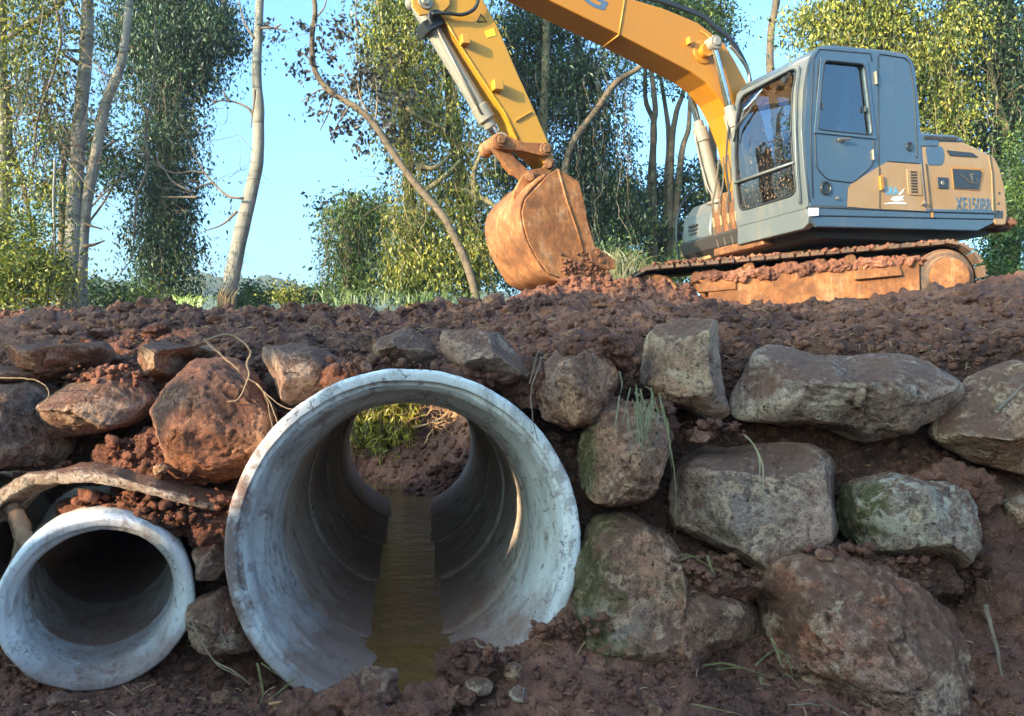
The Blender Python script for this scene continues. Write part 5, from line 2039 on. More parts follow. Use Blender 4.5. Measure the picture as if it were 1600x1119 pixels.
# clay stuck to the bucket near its lip
rg = np.random.default_rng(14)
k_ = 260
pts = np.array([S(880 + 70 * rg.random() + 8 * rg.normal(), 425 + 9 * rg.normal() - 25 * rg.random() ** 3, Y=BKY + .01) for _ in range(k_)])
pts2 = Vall[rg.integers(int(nb * .6) * 30, nb * 30, 300)] + 0
v, ff_ = scatter(np.concatenate([pts, pts2]), .005 + .028 * rg.random(k_ + 300) ** 3, CLODS_S, rg)
tag(link('clay_crumbs', np_mesh('clay_crumbs', v - np.array(EX.location), ff_), M_CLAYSOIL, BUCK), kind='stuff')
# ================================================================== VEGETATION
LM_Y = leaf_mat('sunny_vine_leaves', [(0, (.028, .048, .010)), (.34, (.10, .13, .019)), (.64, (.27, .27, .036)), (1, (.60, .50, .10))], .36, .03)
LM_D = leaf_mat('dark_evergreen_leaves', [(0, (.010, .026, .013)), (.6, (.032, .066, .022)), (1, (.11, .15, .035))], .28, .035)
LM_G = leaf_mat('mid_green_leaves', [(0, (.022, .045, .013)), (.6, (.085, .145, .03)), (1, (.25, .29, .055))], .36, .03)
LM_P = leaf_mat('dusky_purple_leaves', [(0, (.025, .028, .024)), (.6, (.065, .058, .048)), (1, (.15, .11, .075))], .3, .02)
LM_B = leaf_mat('bright_grass_blades', [(0, (.12, .20, .02)), (1, (.34, .42, .06))], .4)
LM_F = leaf_mat('feathery_fronds', [(0, (.07, .09, .015)), (.5, (.32, .29, .035)), (1, (.62, .48, .07))], .4, .03)
LM_S = leaf_mat('dry_straw', [(0, (.24, .19, .09)), (1, (.46, .38, .21))], .2)
LM_SG = leaf_mat('limp_green_grass', [(0, (.08, .085, .03)), (1, (.29, .26, .11))], .25)
BK_P = bark_mat('pale_smooth_bark', (.17, .15, .125), (.34, .30, .245), .55)
BK_B = bark_mat('brown_bark', (.085, .06, .042), (.19, .135, .09), .45)
BK_Y = bark_mat('sunlit_lichen_bark', (.16, .125, .065), (.27, .215, .115), .4)
TWIG = bark_mat('twig_bark', (.13, .09, .065), (.27, .20, .145), .2)


def unit(v):
    return v / (np.linalg.norm(v, axis=-1, keepdims=True) + 1e-9)


def leaf_geo(c, size, rg, droop=.6, asp=.42, axis=None):
    n = len(c)
    a = rg.normal(size=(n, 3)) if axis is None else axis + rg.normal(size=(n, 3)) * .45
    a[:, 2] -= droop
    a = unit(a)
    b = unit(np.cross(a, rg.normal(size=(n, 3))))
    nn = np.cross(a, b)
    s = size[:, None]
    v = np.stack([c, c + a * s * .45 + b * s * asp * .5 + nn * s * .06, c + a * s - nn * s * .08, c + a * s * .45 - b * s * asp * .5 + nn * s * .06], 1)
    return v.reshape(-1, 3)


def quads(n):
    return np.arange(n * 4).reshape(n, 4)


class Foliage:
    def __init__(self):
        self.V, self.rnd = [], []

    def add(self, c, size, rg, droop=.6, asp=.42, shade=0., axis=None):
        if not len(c):
            return
        self.V.append(leaf_geo(c, size, rg, droop, asp, axis))
        r = np.clip(.45 + shade + rg.normal(size=len(c)) * .2, 0, 1)
        self.rnd.append(np.repeat(r, 4))

    def build(self, name, mat, parent, cull=None):
        V = np.concatenate(self.V)
        rnd = np.concatenate(self.rnd)
        if cull is not None:
            k = cull(V.reshape(-1, 4, 3).mean(1))
            V = V.reshape(-1, 4, 3)[k].reshape(-1, 3)
            rnd = rnd.reshape(-1, 4)[k].ravel()
        me = np_mesh(name, V - np.array(root_of(parent).location), quads(len(V) // 4), False)
        if len(me.vertices) == len(rnd):
            attr_rnd(me, rnd)
        return link(name, me, mat, parent)


def in_blob(px, py, rx, ry, d, dz, n, rg, shell=.45):
    u = unit(rg.normal(size=(n, 3)))
    r = rg.random(n) ** shell
    q = u * r[:, None]
    out = np.array([P(px + a * rx, py + b * ry, d + c * dz) for a, b, c in q])
    return out, r


def crown(fol, blobs, d, rg, size=.11, spread=.20, per=26, droop=.6, asp=.42, dens=1., shade=0.):
    if size < .18:
        size, per = size * .76, int(per * 1.5)
    """blobs: (px, py, rx, ry, depth half, density)"""
    for (px, py, rx, ry, dz, k) in blobs:
        area = math.pi * rx * ry * (d / FPX) ** 2
        n = max(2, int(dens * k * area * 1.15 / (size * size * asp * .5 * .62) / per))
        c, r = in_blob(px, py, rx, ry, d, dz, n, rg)
        for ci in c:
            m = int(per * 2.2 * rg.uniform(.4, 1.7))
            s = spread * rg.uniform(.7, 1.5)
            pts = ci + rg.normal(size=(m, 3)) * np.array([s * 1.15, s * 1.15, s * .75])
            hz_ = (pts[:, 2] - ci[2]) / s
            fol.add(pts, size * rg.uniform(.55, 1.5, m), rg, droop, asp, shade - .05 + rg.normal() * .27 + .0 * hz_)


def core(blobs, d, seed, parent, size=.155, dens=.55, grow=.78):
    """darker leaves deep inside the crown"""
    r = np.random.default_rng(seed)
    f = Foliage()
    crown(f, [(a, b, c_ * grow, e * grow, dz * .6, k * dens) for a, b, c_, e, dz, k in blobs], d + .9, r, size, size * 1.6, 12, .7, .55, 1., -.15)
    f.build('inner_crown', LM_D, parent)  # dark leaf colour carries the shade of the crown interior


def limbs(m, stem, blobs, d, rg, r0=.035):
    """limbs from the stem out to every leaf mass"""
    for (px, py, rx, ry, dz, k) in blobs:
        e = P(px + rx * rg.uniform(-.4, .4), py - ry * .2, d + rg.uniform(-.3, .3))
        low_ = stem[stem[:, 2] < e[2] - .1]
        b = low_[np.argmin(np.linalg.norm(low_ - (e - np.array([0, 0, .8])), axis=1))] if len(low_) else stem[0]
        mid = (b + e) / 2 + rg.normal(size=3) * .15 + np.array([0, 0, .15])
        m.tube(spline([b, mid, e], 12), list(np.linspace(r0, r0 * .35, 12)), 5, False)
        for _ in range(4):
            twigs(m, mid + (e - mid) * rg.random(), (e - b) + rg.normal(size=3) * .8, max(rx, ry) * d / FPX * .9, r0 * .3, rg, 1, 3)


def strands(fol, stems, starts, lens, rg, size=.10, step=.06, wig=.05, asp=.38, shade=0., dens=1., r=.006):
    for p, Ln in zip(starts, lens):
        n = max(4, int(Ln / .16))
        w = np.cumsum(rg.normal(size=(n, 2)) * wig, axis=0)
        pts = np.stack([p[0] + w[:, 0], p[1] + w[:, 1], p[2] - np.linspace(0, Ln, n)], 1)
        if stems is not None:
            stems.tube(pts, r, 3, False)
        m = int(Ln / step * dens)
        t = rg.random(m) * (n - 1)
        i = np.minimum(t.astype(int), n - 2)
        c = pts[i] + (pts[i + 1] - pts[i]) * (t - i)[:, None] + rg.normal(size=(m, 3)) * .035
        fol.add(c, size * rg.uniform(.6, 1.3, m), rg, 1.1, asp, shade + rg.normal() * .14)


def trunk(m, pts, d, r0, r1, rg, n=10, samples=40, wob=.012):
    p3 = [P(x, y, d if len(q) < 1 else q[0]) for x, y, *q in pts]
    s = spline(p3, samples)
    s = s + np.stack([fbm(s * 1.3, 2, seed=3) * wob, fbm(s * 1.3 + 9, 2, seed=4) * wob, 0 * s[:, 0]], 1)
    rad = np.linspace(r0, r1, samples) * (1 + .07 * fbm(s * 2.5, 3, seed=7))
    m.tube(s, rad, n)
    return s


def twigs(m, p, dirv, Ln, r, rg, depth=2, nb=3, curl=.25, tips=None):
    n = 7
    pts = [np.asarray(p, float)]
    v = dirv / np.linalg.norm(dirv)
    for k in range(n):
        v = v + rg.normal(size=3) * curl * np.array([1, .5, 1]) * .5
        v /= np.linalg.norm(v)
        pts.append(pts[-1] + v * Ln / n)
    m.tube(pts, list(np.linspace(r, r * .4, n + 1)), 5 if r > .01 else 3, False)
    if tips is not None and depth <= 1:
        tips += pts[2:]
    if depth > 0:
        for k in range(nb):
            i = rg.integers(2, n)
            w = v + rg.normal(size=3) * .75
            twigs(m, pts[i], w, Ln * rg.uniform(.35, .65), r * .5, rg, depth - 1, nb, curl, tips)


def tree_root(name, label, px, d, cat='tree', group='trees behind the embankment'):
    b = P(px, 560, d)
    return empty(name, (b[0], b[1], .45), label, cat, group)


# --- left edge: vine-hung tree with yellow-green leaves
rg = np.random.default_rng(101)
t = tree_root('vine_tree', 'tree at the left edge of the photo hung with sparse yellow-green leafy creepers', 5, 12.5)
m = MB()
trunk(m, [(2, 570), (4, 470), (2, 330), (6, 200), (-2, 60), (6, -120)], 12.5, .15, .10, rg)
m.build('trunk', BK_P, t, 0, 'all')
m = MB()
trunk(m, [(4, 200), (30, 270), (45, 330), (60, 420)], 12.6, .05, .02, rg, 6)
trunk(m, [(14, 60), (40, 40), (90, 10), (120, -40)], 12.4, .05, .03, rg, 6)
trunk(m, [(70, -60), (95, 60), (60, 180), (50, 260)], 12.3, .025, .012, rg, 5)
for k in range(26):
    twigs(m, P(rg.uniform(5, 110), rg.uniform(-40, 300), 12.4), np.array([rg.normal(), .2, -.6]), 1.1, .012, rg, 2, 3)
m.build('branches', TWIG, t, 0, 'all')
f, st = Foliage(), MB()
crown(f, [(20, 140, 45, 150, .5, .30), (60, 60, 55, 70, .6, .22), (85, 150, 40, 60, .5, .10), (30, 300, 50, 60, .6, .35), (60, 5, 80, 60, .6, .25), (40, -90, 120, 80, 1.2, .4)], 12.5, rg, .09, .18, 16, 1.3)
s_ = np.array([P(rg.uniform(0, 115), rg.uniform(-40, 120), 12.5 + rg.uniform(-.5, .5)) for _ in range(34)])
strands(f, st, s_, rg.uniform(.8, 3.2, 34), rg, .09, .10, .04)
f.build('crown', LM_Y, t)
st.build('vine_stems', TWIG, t)

# --- low sunny bush at the left edge
def bush(label, px, d, blobs, mat, size, seed, name='bush', droop=.3, spread=.14, stems=8, group='bushes along the edge of the wood', dens=1., per=20, asp=.42, shade=0):
    r = np.random.default_rng(seed)
    t = tree_root(name, label, px, d, 'bush', group)
    m = MB()
    b = np.array(t.location)
    for _ in range(stems):
        bl = blobs[r.integers(len(blobs))]
        e = P(bl[0] + bl[2] * r.uniform(-.6, .6), bl[1] + bl[3] * r.uniform(-.8, .4), d + r.uniform(-.3, .3))
        m.tube(spline([np.array([e[0] * .6 + b[0] * .4, d, .3]), (e * .6 + b * .4) + r.normal(size=3) * .08, e], 10), list(np.linspace(.02, .006, 10)), 4, False)
    m.build('stems', TWIG, t)
    f = Foliage()
    crown(f, blobs, d, r, size, spread, per, droop, asp, dens, shade)
    f.build('foliage', mat, t)
    return t


bush('dense yellow-green bush lit by the sun at the left edge of the photo', 40, 12.0, [(20, 400, 60, 70, .7, 1.0), (60, 440, 50, 50, .7, 1.0), (5, 460, 40, 40, .6, 1.0), (80, 380, 24, 50, .5, .5)], LM_Y, .085, 102, shade=-.06)
bush('low dark bush between the twin pale trunks and the dark vine-clad tree', 170, 17, [(160, 455, 40, 24, .8, 1.), (205, 462, 40, 20, .8, 1.), (140, 470, 30, 16, .7, 1.)], LM_D, .12, 103, shade=.1)
bush('sprig of yellowish leaves in front of the dark vine-clad tree', 235, 13, [(230, 462, 20, 16, .3, .5), (246, 452, 14, 14, .3, .35)], LM_Y, .08, 104, stems=6)
bush('rounded green bush right of the bare leaning trunk, before the far hills', 400, 22, [(395, 462, 36, 18, 1., 1.), (375, 470, 30, 12, .8, 1.), (420, 466, 20, 14, .8, 1.)], LM_G, .15, 105, shade=-.1)
bush('small yellow-leaved bush before the far hills', 445, 20, [(442, 458, 18, 17, .5, .9), (452, 466, 20, 12, .5, .8)], LM_Y, .12, 106, shade=.15)
bush('dark bush at the foot of the leafy clump before the hills', 490, 21, [(490, 464, 26, 14, .7, 1.), (505, 456, 14, 20, .5, .9)], LM_G, .13, 107, shade=-.15)
bush('dense shrub at the foot of the wood behind the tracks', 980, 15, [(960, 420, 40, 45, .7, .9), (1000, 430, 60, 30, .8, .8), (1080, 410, 60, 40, 1., .6)], LM_G, .10, 108, droop=1.2, shade=-.15)
bush('dark undergrowth filling the gap behind the tool box of the excavator', 1050, 21, [(1010, 330, 46, 60, 1., .75), (1070, 300, 70, 60, 1.2, .55), (1120, 300, 60, 60, 1.2, .5), (1040, 390, 80, 50, 1.2, 1.)], LM_D, .15, 109)
bush('leafy undergrowth at the right edge behind the counterweight', 1590, 14, [(1590, 330, 40, 60, .8, .8), (1600, 250, 30, 60, .8, .6), (1570, 380, 40, 40, .8, .8), (1545, 420, 60, 40, .9, .9)], LM_G, .10, 110, shade=-.05)

# --- twin pale trunks
rg = np.random.default_rng(120)
t = tree_root('pale_tree', 'pair of slender pale grey trunks rising from one base, the right one forking', 118, 13)
m = MB()
trunk(m, [(108, 590), (110, 475), (116, 330), (124, 200), (134, 90), (137, 0), (140, -140)], 13, .135, .085, rg, 12)
m.build('trunk', BK_P, t, 0, 'all')
m = MB()
trunk(m, [(126, 590), (126, 475), (130, 360), (142, 280), (156, 205), (168, 155), (187, 110), (196, 60), (202, 0), (210, -140)], 13.05, .10, .055, rg, 12)
m.build('trunk', BK_P, t, 0, 'all')
m = MB()
for a in ([(131, 110), (131, 40), (128, -60)], [(138, 120), (141, 60), (146, -80)], [(131, 35), (118, 15), (100, -20)], [(122, 100), (100, 85), (88, 72)], [(124, 80), (100, 78)], [(128, 52), (108, 50), (98, 58)], [(128, 345), (140, 352), (160, 358)], [(132, 385), (148, 382), (164, 376)], [(75, 352), (130, 352)]):
    trunk(m, a, 13, .035, .012, rg, 6, 12)
for k in range(22):
    twigs(m, P(rg.uniform(60, 150), rg.uniform(0, 260), 13), np.array([rg.normal() - .4, 0, rg.normal() * .4]), 1.0, .008, rg, 2, 3)
m.build('branches', BK_B, t, 0, 'all')
f = Foliage()
for k in range(14):
    c = P(rg.uniform(70, 110), rg.uniform(60, 170), 13)
    f.add(c + rg.normal(size=(5, 3)) * .12, np.full(5, .10), rg, .9, .7)
f.build('crown', LM_P, t)

# --- dark vine-clad tree
rg = np.random.default_rng(130)
t = tree_root('vine_tree', 'tall dark green tree wrapped in ivy up to its wide crown', 262, 20)
m = MB()
trunk(m, [(258, 570), (260, 440), (258, 300), (262, 150), (258, -100)], 20, .20, .12, rg, 12)
trunk(m, [(262, 160), (300, 90), (340, 40), (360, -40)], 20, .12, .06, rg, 8)
trunk(m, [(260, 140), (220, 70), (180, 20)], 20, .12, .06, rg, 8)
m.build('trunk', BK_B, t, 0, 'all')
f, st = Foliage(), MB()
BL_ = [(256, 440, 52, 46, .8, 1.), (258, 370, 48, 70, .8, .9), (262, 280, 40, 80, .7, .85), (262, 190, 40, 70, .8, .9), (256, 100, 70, 60, 1., .85),
          (270, 30, 100, 60, 1.4, .85), (190, 60, 50, 50, 1., .6), (330, 50, 40, 50, 1., .75), (365, 60, 22, 26, .8, .8), (180, 150, 30, 30, .8, .30), (300, 140, 30, 40, .8, .5), (230, -60, 150, 70, 1.6, .7), (320, 110, 34, 34, .8, .5)]
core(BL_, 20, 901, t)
m = MB()
limbs(m, np.array([P(x_, y_, 20) for x_, y_ in ((260, 560), (260, 400), (258, 300), (260, 200), (262, 120), (262, 40), (262, -60))]), BL_, 20, rg)
m.build('limbs', BK_B, t, 0, 'all')
crown(f, BL_, 20, rg, .125, .24, 30, 2.3, shade=-.02)
s_ = np.array([P(rg.uniform(212, 310), rg.uniform(60, 330), 20 + rg.uniform(-1, .5)) for _ in range(110)])
strands(f, st, s_, rg.uniform(.8, 3.0, 110), rg, .12, .06, .08)
f.build('crown', LM_D, t)
st.build('vine_stems', BK_B, t)
rg = np.random.default_rng(131)
t = tree_root('bushy_tree', 'dark leafy tree half hidden behind the twin pale trunks', 150, 18)
m = MB()
trunk(m, [(95, 570), (96, 400), (100, 250), (120, 180)], 18, .10, .05, rg, 8)
trunk(m, [(98, 330), (130, 260), (180, 220)], 18, .05, .03, rg, 6)
m.build('trunk', BK_B, t, 0, 'all')
f = Foliage()
BL_ = [(90, 210, 26, 36, .7, .8), (175, 255, 36, 44, .8, .62), (140, 225, 30, 36, .7, .55), (95, 300, 30, 50, .8, .55), (190, 285, 26, 20, .6, .5), (160, 190, 26, 20, .6, .4)]
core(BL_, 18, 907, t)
m = MB()
limbs(m, np.array([P(x_, y_, 18) for x_, y_ in ((95, 560), (96, 400), (100, 250))]), BL_, 18, rg)
m.build('limbs', BK_B, t, 0, 'all')
crown(f, BL_, 18, rg, .12, .2, 20)
f.build('crown', LM_D, t)

# --- bare leaning pale trunk
rg = np.random.default_rng(140)
t = tree_root('bare_tree', 'leafless pale trunk leaning over, with thin bare side branches and a splintered base', 360, 14)
m = MB()
trunk(m, [(350, 560, 14), (356, 470, 14), (372, 385, 14), (390, 310, 14), (402, 250, 14), (404, 180, 14), (401, 110, 14), (405, 30, 14), (410, -140, 14)], 14, .152, .062, rg, 14, 60)
m.build('trunk', BK_P, t, 0, 'all')
m = MB()
for a in ([(397, 183), (385, 168), (360, 158), (330, 158), (308, 150)], [(360, 160), (350, 145), (352, 138)], [(340, 158), (326, 166)], [(380, 310), (356, 306), (335, 288), (318, 268), (300, 235), (292, 215)], [(335, 285), (316, 290), (296, 300)], [(320, 270), (300, 268), (270, 270), (232, 250), (206, 236)],
          [(300, 300), (270, 284), (256, 262)], [(232, 250), (226, 275), (212, 312), (210, 360), (207, 400), (185, 430)], [(232, 250), (228, 200), (240, 130), (243, 60), (238, -20)], [(256, 262), (246, 250), (252, 234)], [(308, 308), (280, 308), (252, 308)], [(372, 330), (350, 350), (318, 362)], [(398, 60), (380, 30), (372, -10)], [(404, 45), (430, 44), (455, 52)], [(430, 44), (440, 38)], [(398, 140), (394, 170), (392, 200)]):
    trunk(m, a, 13.9 + rg.uniform(-.3, .3), .027, .008, rg, 5, 16, .02)
for k in range(24):
    twigs(m, P(rg.uniform(275, 395), rg.uniform(130, 340), 13.9), np.array([rg.normal() - .5, 0, rg.normal() * .6]), .6, .006, rg, 1, 3)
for k in range(7):
    twigs(m, P(345 + rg.uniform(-6, 20), 450, 13.8), np.array([rg.normal() * .7, 0, 1.]), .7, .007, rg, 1, 2)
m.build('branches', TWIG, t, 0, 'all')
m = MB()
for k in range(9):
    x = 340 + 3.2 * k + rg.uniform(-2, 2)
    m.tube([P(x, 500, 13.85), P(x + rg.uniform(-2, 2), 470 - rg.uniform(0, 8), 13.80), P(x + 4 + k * .8, 458 - rg.uniform(0, 16), 13.79)], [.03, .026, .004], 5)
m.build('splintered_base', bark_mat('raw_orange_wood', (.26, .15, .07), (.38, .24, .12), .2), t, 0, 'all')

# --- leaning branch with dusky leaves
rg = np.random.default_rng(150)
t = tree_root('leaning_tree', 'thin brown trunk slanting up to the left with sparse dusky leaves, left of the arm', 735, 14.2)
m = MB()
trunk(m, [(770, 600), (745, 470), (728, 410), (700, 350), (670, 312), (630, 262), (585, 196), (556, 168), (520, 146), (492, 112), (487, 60), (492, 10), (478, -60), (470, -140)], 14.2, .082, .036, rg, 10, 60)
m.build('trunk', BK_B, t, 0, 'all')
m = MB()
tips = []
for a in ([(492, 30), (508, 8), (512, -30)], [(585, 196), (590, 150), (584, 100)], [(560, 60), (555, 20), (560, -40)], [(575, 180), (560, 140), (556, 60)], [(520, 146), (500, 140), (470, 160)], [(520, 148), (512, 180), (500, 205)], [(545, 165), (530, 190), (520, 210)], [(490, 100), (474, 84), (462, 80)]):
    trunk(m, a, 14.2, .02, .008, rg, 5, 12)
for k in range(16):
    i = rg.uniform(0, 1)
    twigs(m, P(480 + 110 * i, 40 + 150 * i, 14.2), np.array([rg.normal(), .2, rg.normal()]), .7, .007, rg, 2, 3, tips=tips)
m.build('branches', TWIG, t, 0, 'all')
f = Foliage()
for c in tips:
    if rg.random() < .42:
        k = rg.integers(1, 4)
        f.add(c + rg.normal(size=(k, 3)) * .06, rg.uniform(.07, .14, k), rg, 1.0, .6)
crown(f, [(575, 120, 24, 60, .4, .10), (500, 150, 30, 50, .3, .06), (600, 120, 22, 70, .4, .12)], 14.2, rg, .11, .12, 7, 1., .55)
f.build('crown', LM_P, t)

# --- leafy clump beside the hills
rg = np.random.default_rng(160)
t = tree_root('vine_tree', 'squat ivy-covered stump like a green column, right of the far hills', 550, 18)
m = MB()
trunk(m, [(545, 560), (548, 450), (552, 340), (556, 310)], 18, .22, .14, rg, 10)
m.build('trunk', BK_B, t, 0, 'all')
f, st = Foliage(), MB()
BL_ = [(545, 330, 36, 26, .6, .9), (556, 380, 38, 60, .7, .95), (556, 440, 40, 40, .7, 1.), (512, 335, 20, 28, .4, .3), (590, 340, 30, 40, .6, .8)]
core(BL_, 18, 906, t)
m = MB()
limbs(m, np.array([P(x_, y_, 18) for x_, y_ in ((545, 560), (548, 450), (552, 360))]), BL_, 18, rg)
m.build('limbs', BK_B, t, 0, 'all')
crown(f, BL_, 18, rg, .11, .19, 24, 2.0)
s_ = np.array([P(rg.uniform(505, 605), rg.uniform(310, 380), 18 + rg.uniform(-.9, .3)) for _ in range(60)])
strands(f, st, s_, rg.uniform(.5, 1.9, 60), rg, .11, .07, .05)
f.build('crown', LM_G, t)
st.build('vine_stems', TWIG, t)

# --- big sunny vine curtain behind the arm
rg = np.random.default_rng(170)
t = tree_root('vine_tree', 'tall tree buried in a sunlit curtain of hanging yellow-green vines, behind the bucket cylinder', 680, 16)
m = MB()
trunk(m, [(640, 570), (645, 440), (640, 300), (628, 150), (606, 40), (590, -120)], 16.3, .16, .09, rg, 10)
trunk(m, [(740, 570), (735, 400), (715, 250), (700, 80), (705, -120)], 16.5, .17, .10, rg, 10)
trunk(m, [(636, 140), (618, 70), (596, 20), (575, -80)], 16.0, .09, .05, rg, 8)
m.build('trunk', BK_Y, t, 0, 'all')
m = MB()
for a in ([(800, 350), (770, 320), (742, 305), (725, 295)], [(742, 305), (740, 270), (752, 240)], [(660, 300), (690, 280), (720, 250)], [(650, 260), (680, 262), (705, 240)], [(622, 150), (650, 180), (690, 200)]):
    trunk(m, a, 15.3, .065, .035, rg, 7, 14)
for k in range(22):
    twigs(m, P(rg.uniform(630, 760), rg.uniform(140, 320), 15.6), np.array([rg.normal(), -.2, rg.normal() * .5 - .4]), 1.1, .010, rg, 2, 3)
m.build('branches', BK_Y, t, 0, 'all')
f, st = Foliage(), MB()
BL_ = [(690, 420, 90, 50, .9, .9), (640, 420, 50, 60, .8, .8), (680, 330, 60, 60, .8, .42), (640, 350, 30, 70, .6, .5), (720, 280, 46, 70, .8, .45), (640, 230, 46, 60, .7, .45), (690, 190, 50, 60, .8, .40), (640, 120, 40, 70, .7, .65), (610, 60, 50, 60, .8, .7), (700, 90, 50, 60, .8, .5), (640, 10, 70, 50, 1., .7), (600, 130, 26, 50, .6, .6), (660, -80, 120, 60, 1.3, .7), (740, 380, 40, 60, .8, .7)]
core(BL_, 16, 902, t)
m = MB()
limbs(m, np.array([P(x_, y_, 16) for x_, y_ in ((645, 560), (642, 440), (640, 300), (630, 160), (740, 540), (735, 400), (715, 250), (702, 90))]), BL_, 16, rg)
m.build('limbs', BK_B, t, 0, 'all')
crown(f, BL_, 16, rg, .11, .20, 24, 2.0)
s_ = np.array([P(rg.uniform(598, 770), rg.uniform(-20, 380), 16 + rg.uniform(-.9, .6)) for _ in range(230)])
strands(f, st, s_, rg.uniform(.4, 1.8, 230), rg, .10, .06, .085, .36)
f.build('crown', LM_Y, t)
st.build('vine_stems', BK_Y, t)

# --- dark tree between arm and boom
rg = np.random.default_rng(180)
t = tree_root('dark_tree', 'broad dark evergreen with a sunlit bare stem, between the arm and the boom', 870, 19)
m = MB()
trunk(m, [(850, 570), (852, 400), (848, 250), (852, 120), (856, -100)], 18.2, .12, .09, rg, 10)
m.build('trunk', BK_Y, t, 0, 'all')
m = MB()
trunk(m, [(860, 520), (876, 330), (890, 235), (930, 175), (962, 130), (1000, 105), (1040, 60)], 17.8, .10, .05, rg, 8)
trunk(m, [(900, 540), (920, 300), (905, 130), (900, -40)], 19.5, .14, .08, rg, 8)
m.build('branches', BK_B, t, 0, 'all')
f, st = Foliage(), MB()
BL_ = [(800, 110, 40, 90, 1., .7), (790, 260, 34, 70, .8, .7), (880, 130, 70, 80, 1.2, .72), (930, 180, 50, 60, 1., .62), (900, 280, 60, 70, 1.2, .95), (930, 350, 60, 70, 1.1, 1.), (870, 380, 50, 60, 1., .8), (960, 300, 34, 60, .8, .85), (990, 350, 30, 40, .7, .9), (840, 40, 80, 50, 1.2, .8), (920, 430, 70, 40, 1., 1.), (830, 190, 30, 60, .8, .6), (860, -70, 160, 70, 1.5, .7), (960, 90, 40, 50, .9, .35), (800, 400, 40, 60, .8, .85)]
core(BL_, 19, 903, t)
m = MB()
limbs(m, np.array([P(x_, y_, 19) for x_, y_ in ((900, 540), (918, 300), (905, 140), (900, -20), (850, 500), (850, 300), (852, 120))]), BL_, 19, rg)
m.build('limbs', BK_B, t, 0, 'all')
crown(f, BL_, 19, rg, .12, .24, 26, 1.5)
s_ = np.array([P(rg.uniform(780, 985), rg.uniform(40, 330), 18.6 + rg.uniform(-1, .6)) for _ in range(150)])
strands(f, st, s_, rg.uniform(.8, 3., 150), rg, .11, .09, .05)
f.build('crown', LM_D, t)
st.build('vine_stems', TWIG, t)

# --- slender trunks seen under the boom
rg = np.random.default_rng(190)
t = tree_root('slender_tree', 'cluster of thin bare brown stems seen below the boom, left of the boom cylinders', 1035, 20)
m = MB()
for a in ([(1018, 560), (1016, 300), (1022, 200), (1008, 150), (1010, 60)], [(1024, 560), (1020, 230), (1024, 170), (1016, 100), (1014, 40)], [(1042, 560), (1040, 330), (1045, 230), (1040, 170), (1030, 110)], [(1046, 560), (1048, 260), (1056, 180), (1068, 140), (1075, 60)], [(1050, 420), (1064, 250), (1076, 200), (1078, 150)]):
    trunk(m, a, 20 + rg.uniform(-.3, .3), .10, .045, rg, 7, 24)
m.build('trunk', BK_B, t, 0, 'all')
f = Foliage()
crown(f, [(1040, 130, 30, 22, .5, .35), (1000, 140, 16, 24, .4, .25), (1010, 20, 60, 40, .9, .5), (1060, 20, 60, 40, .9, .6), (1000, 220, 14, 30, .4, .12)], 20, rg, .13, .16, 12, .8)
f.build('crown', LM_G, t)
rg = np.random.default_rng(191)
t = tree_root('leafy_tree', 'leafy treetop showing above the bend of the boom', 1110, 22)
m = MB()
trunk(m, [(1120, 570), (1115, 300), (1110, 100), (1100, -60)], 22, .14, .07, rg, 8)
m.build('trunk', BK_B, t, 0, 'all')
f = Foliage()
BL_ = [(1100, 20, 54, 30, 1., .6), (1130, 50, 26, 30, .7, .55), (1060, -10, 50, 24, .9, .6), (1120, -50, 70, 40, 1.2, .6), (1140, 300, 40, 60, 1., .5)]
core(BL_, 22, 908, t)
m = MB()
limbs(m, np.array([P(x_, y_, 22) for x_, y_ in ((1120, 560), (1115, 300), (1110, 100), (1102, -40))]), BL_, 22, rg)
m.build('limbs', BK_B, t, 0, 'all')
crown(f, BL_, 22, rg, .15, .22, 20, .7)
f.build('crown', LM_G, t)
rg = np.random.default_rng(192)
t = tree_root('bare_tree', 'single thin bare trunk rising into the sky above the cab roof', 1205, 21)
m = MB()
trunk(m, [(1230, 570), (1222, 300), (1206, 130), (1203, 85), (1206, 40), (1212, 0), (1216, -120)], 21, .13, .08, rg, 8, 50)
trunk(m, [(1207, 30), (1216, 10), (1224, -40)], 21, .04, .025, rg, 6, 10)
m.build('trunk', BK_B, t, 0, 'all')

# --- sunny tree behind the cab
rg = np.random.default_rng(200)
t = tree_root('vine_tree', 'bright yellow-green vine-covered tree behind and above the excavator cab', 1400, 15.5)
m = MB()
trunk(m, [(1440, 570), (1430, 350), (1400, 150), (1380, 0), (1370, -140)], 15.8, .17, .1, rg, 10)
trunk(m, [(1480, 570), (1490, 300), (1480, 100), (1500, -100)], 15.9, .15, .1, rg, 10)
m.build('trunk', BK_B, t, 0, 'all')
f, st = Foliage(), MB()
BL_ = [(1270, 40, 40, 46, .8, .45), (1320, 30, 60, 50, 1., .75), (1390, 40, 70, 60, 1.1, .8), (1450, 90, 50, 70, .9, .85), (1470, 180, 50, 60, .8, .85), (1420, 130, 40, 60, .8, .8), (1330, 70, 60, 30, .8, .7), (1500, 40, 40, 70, .9, .6), (1380, -60, 140, 60, 1.4, .7), (1460, 240, 44, 30, .7, .6), (1300, 250, 100, 120, .8, .3)]
core(BL_, 15.5, 904, t)
m = MB()
limbs(m, np.array([P(x_, y_, 15.5) for x_, y_ in ((1440, 560), (1430, 350), (1400, 150), (1382, 10), (1480, 540), (1488, 300), (1480, 110))]), BL_, 15.5, rg)
m.build('limbs', BK_B, t, 0, 'all')
crown(f, BL_, 15.5, rg, .105, .19, 22, 1.7, shade=.05)
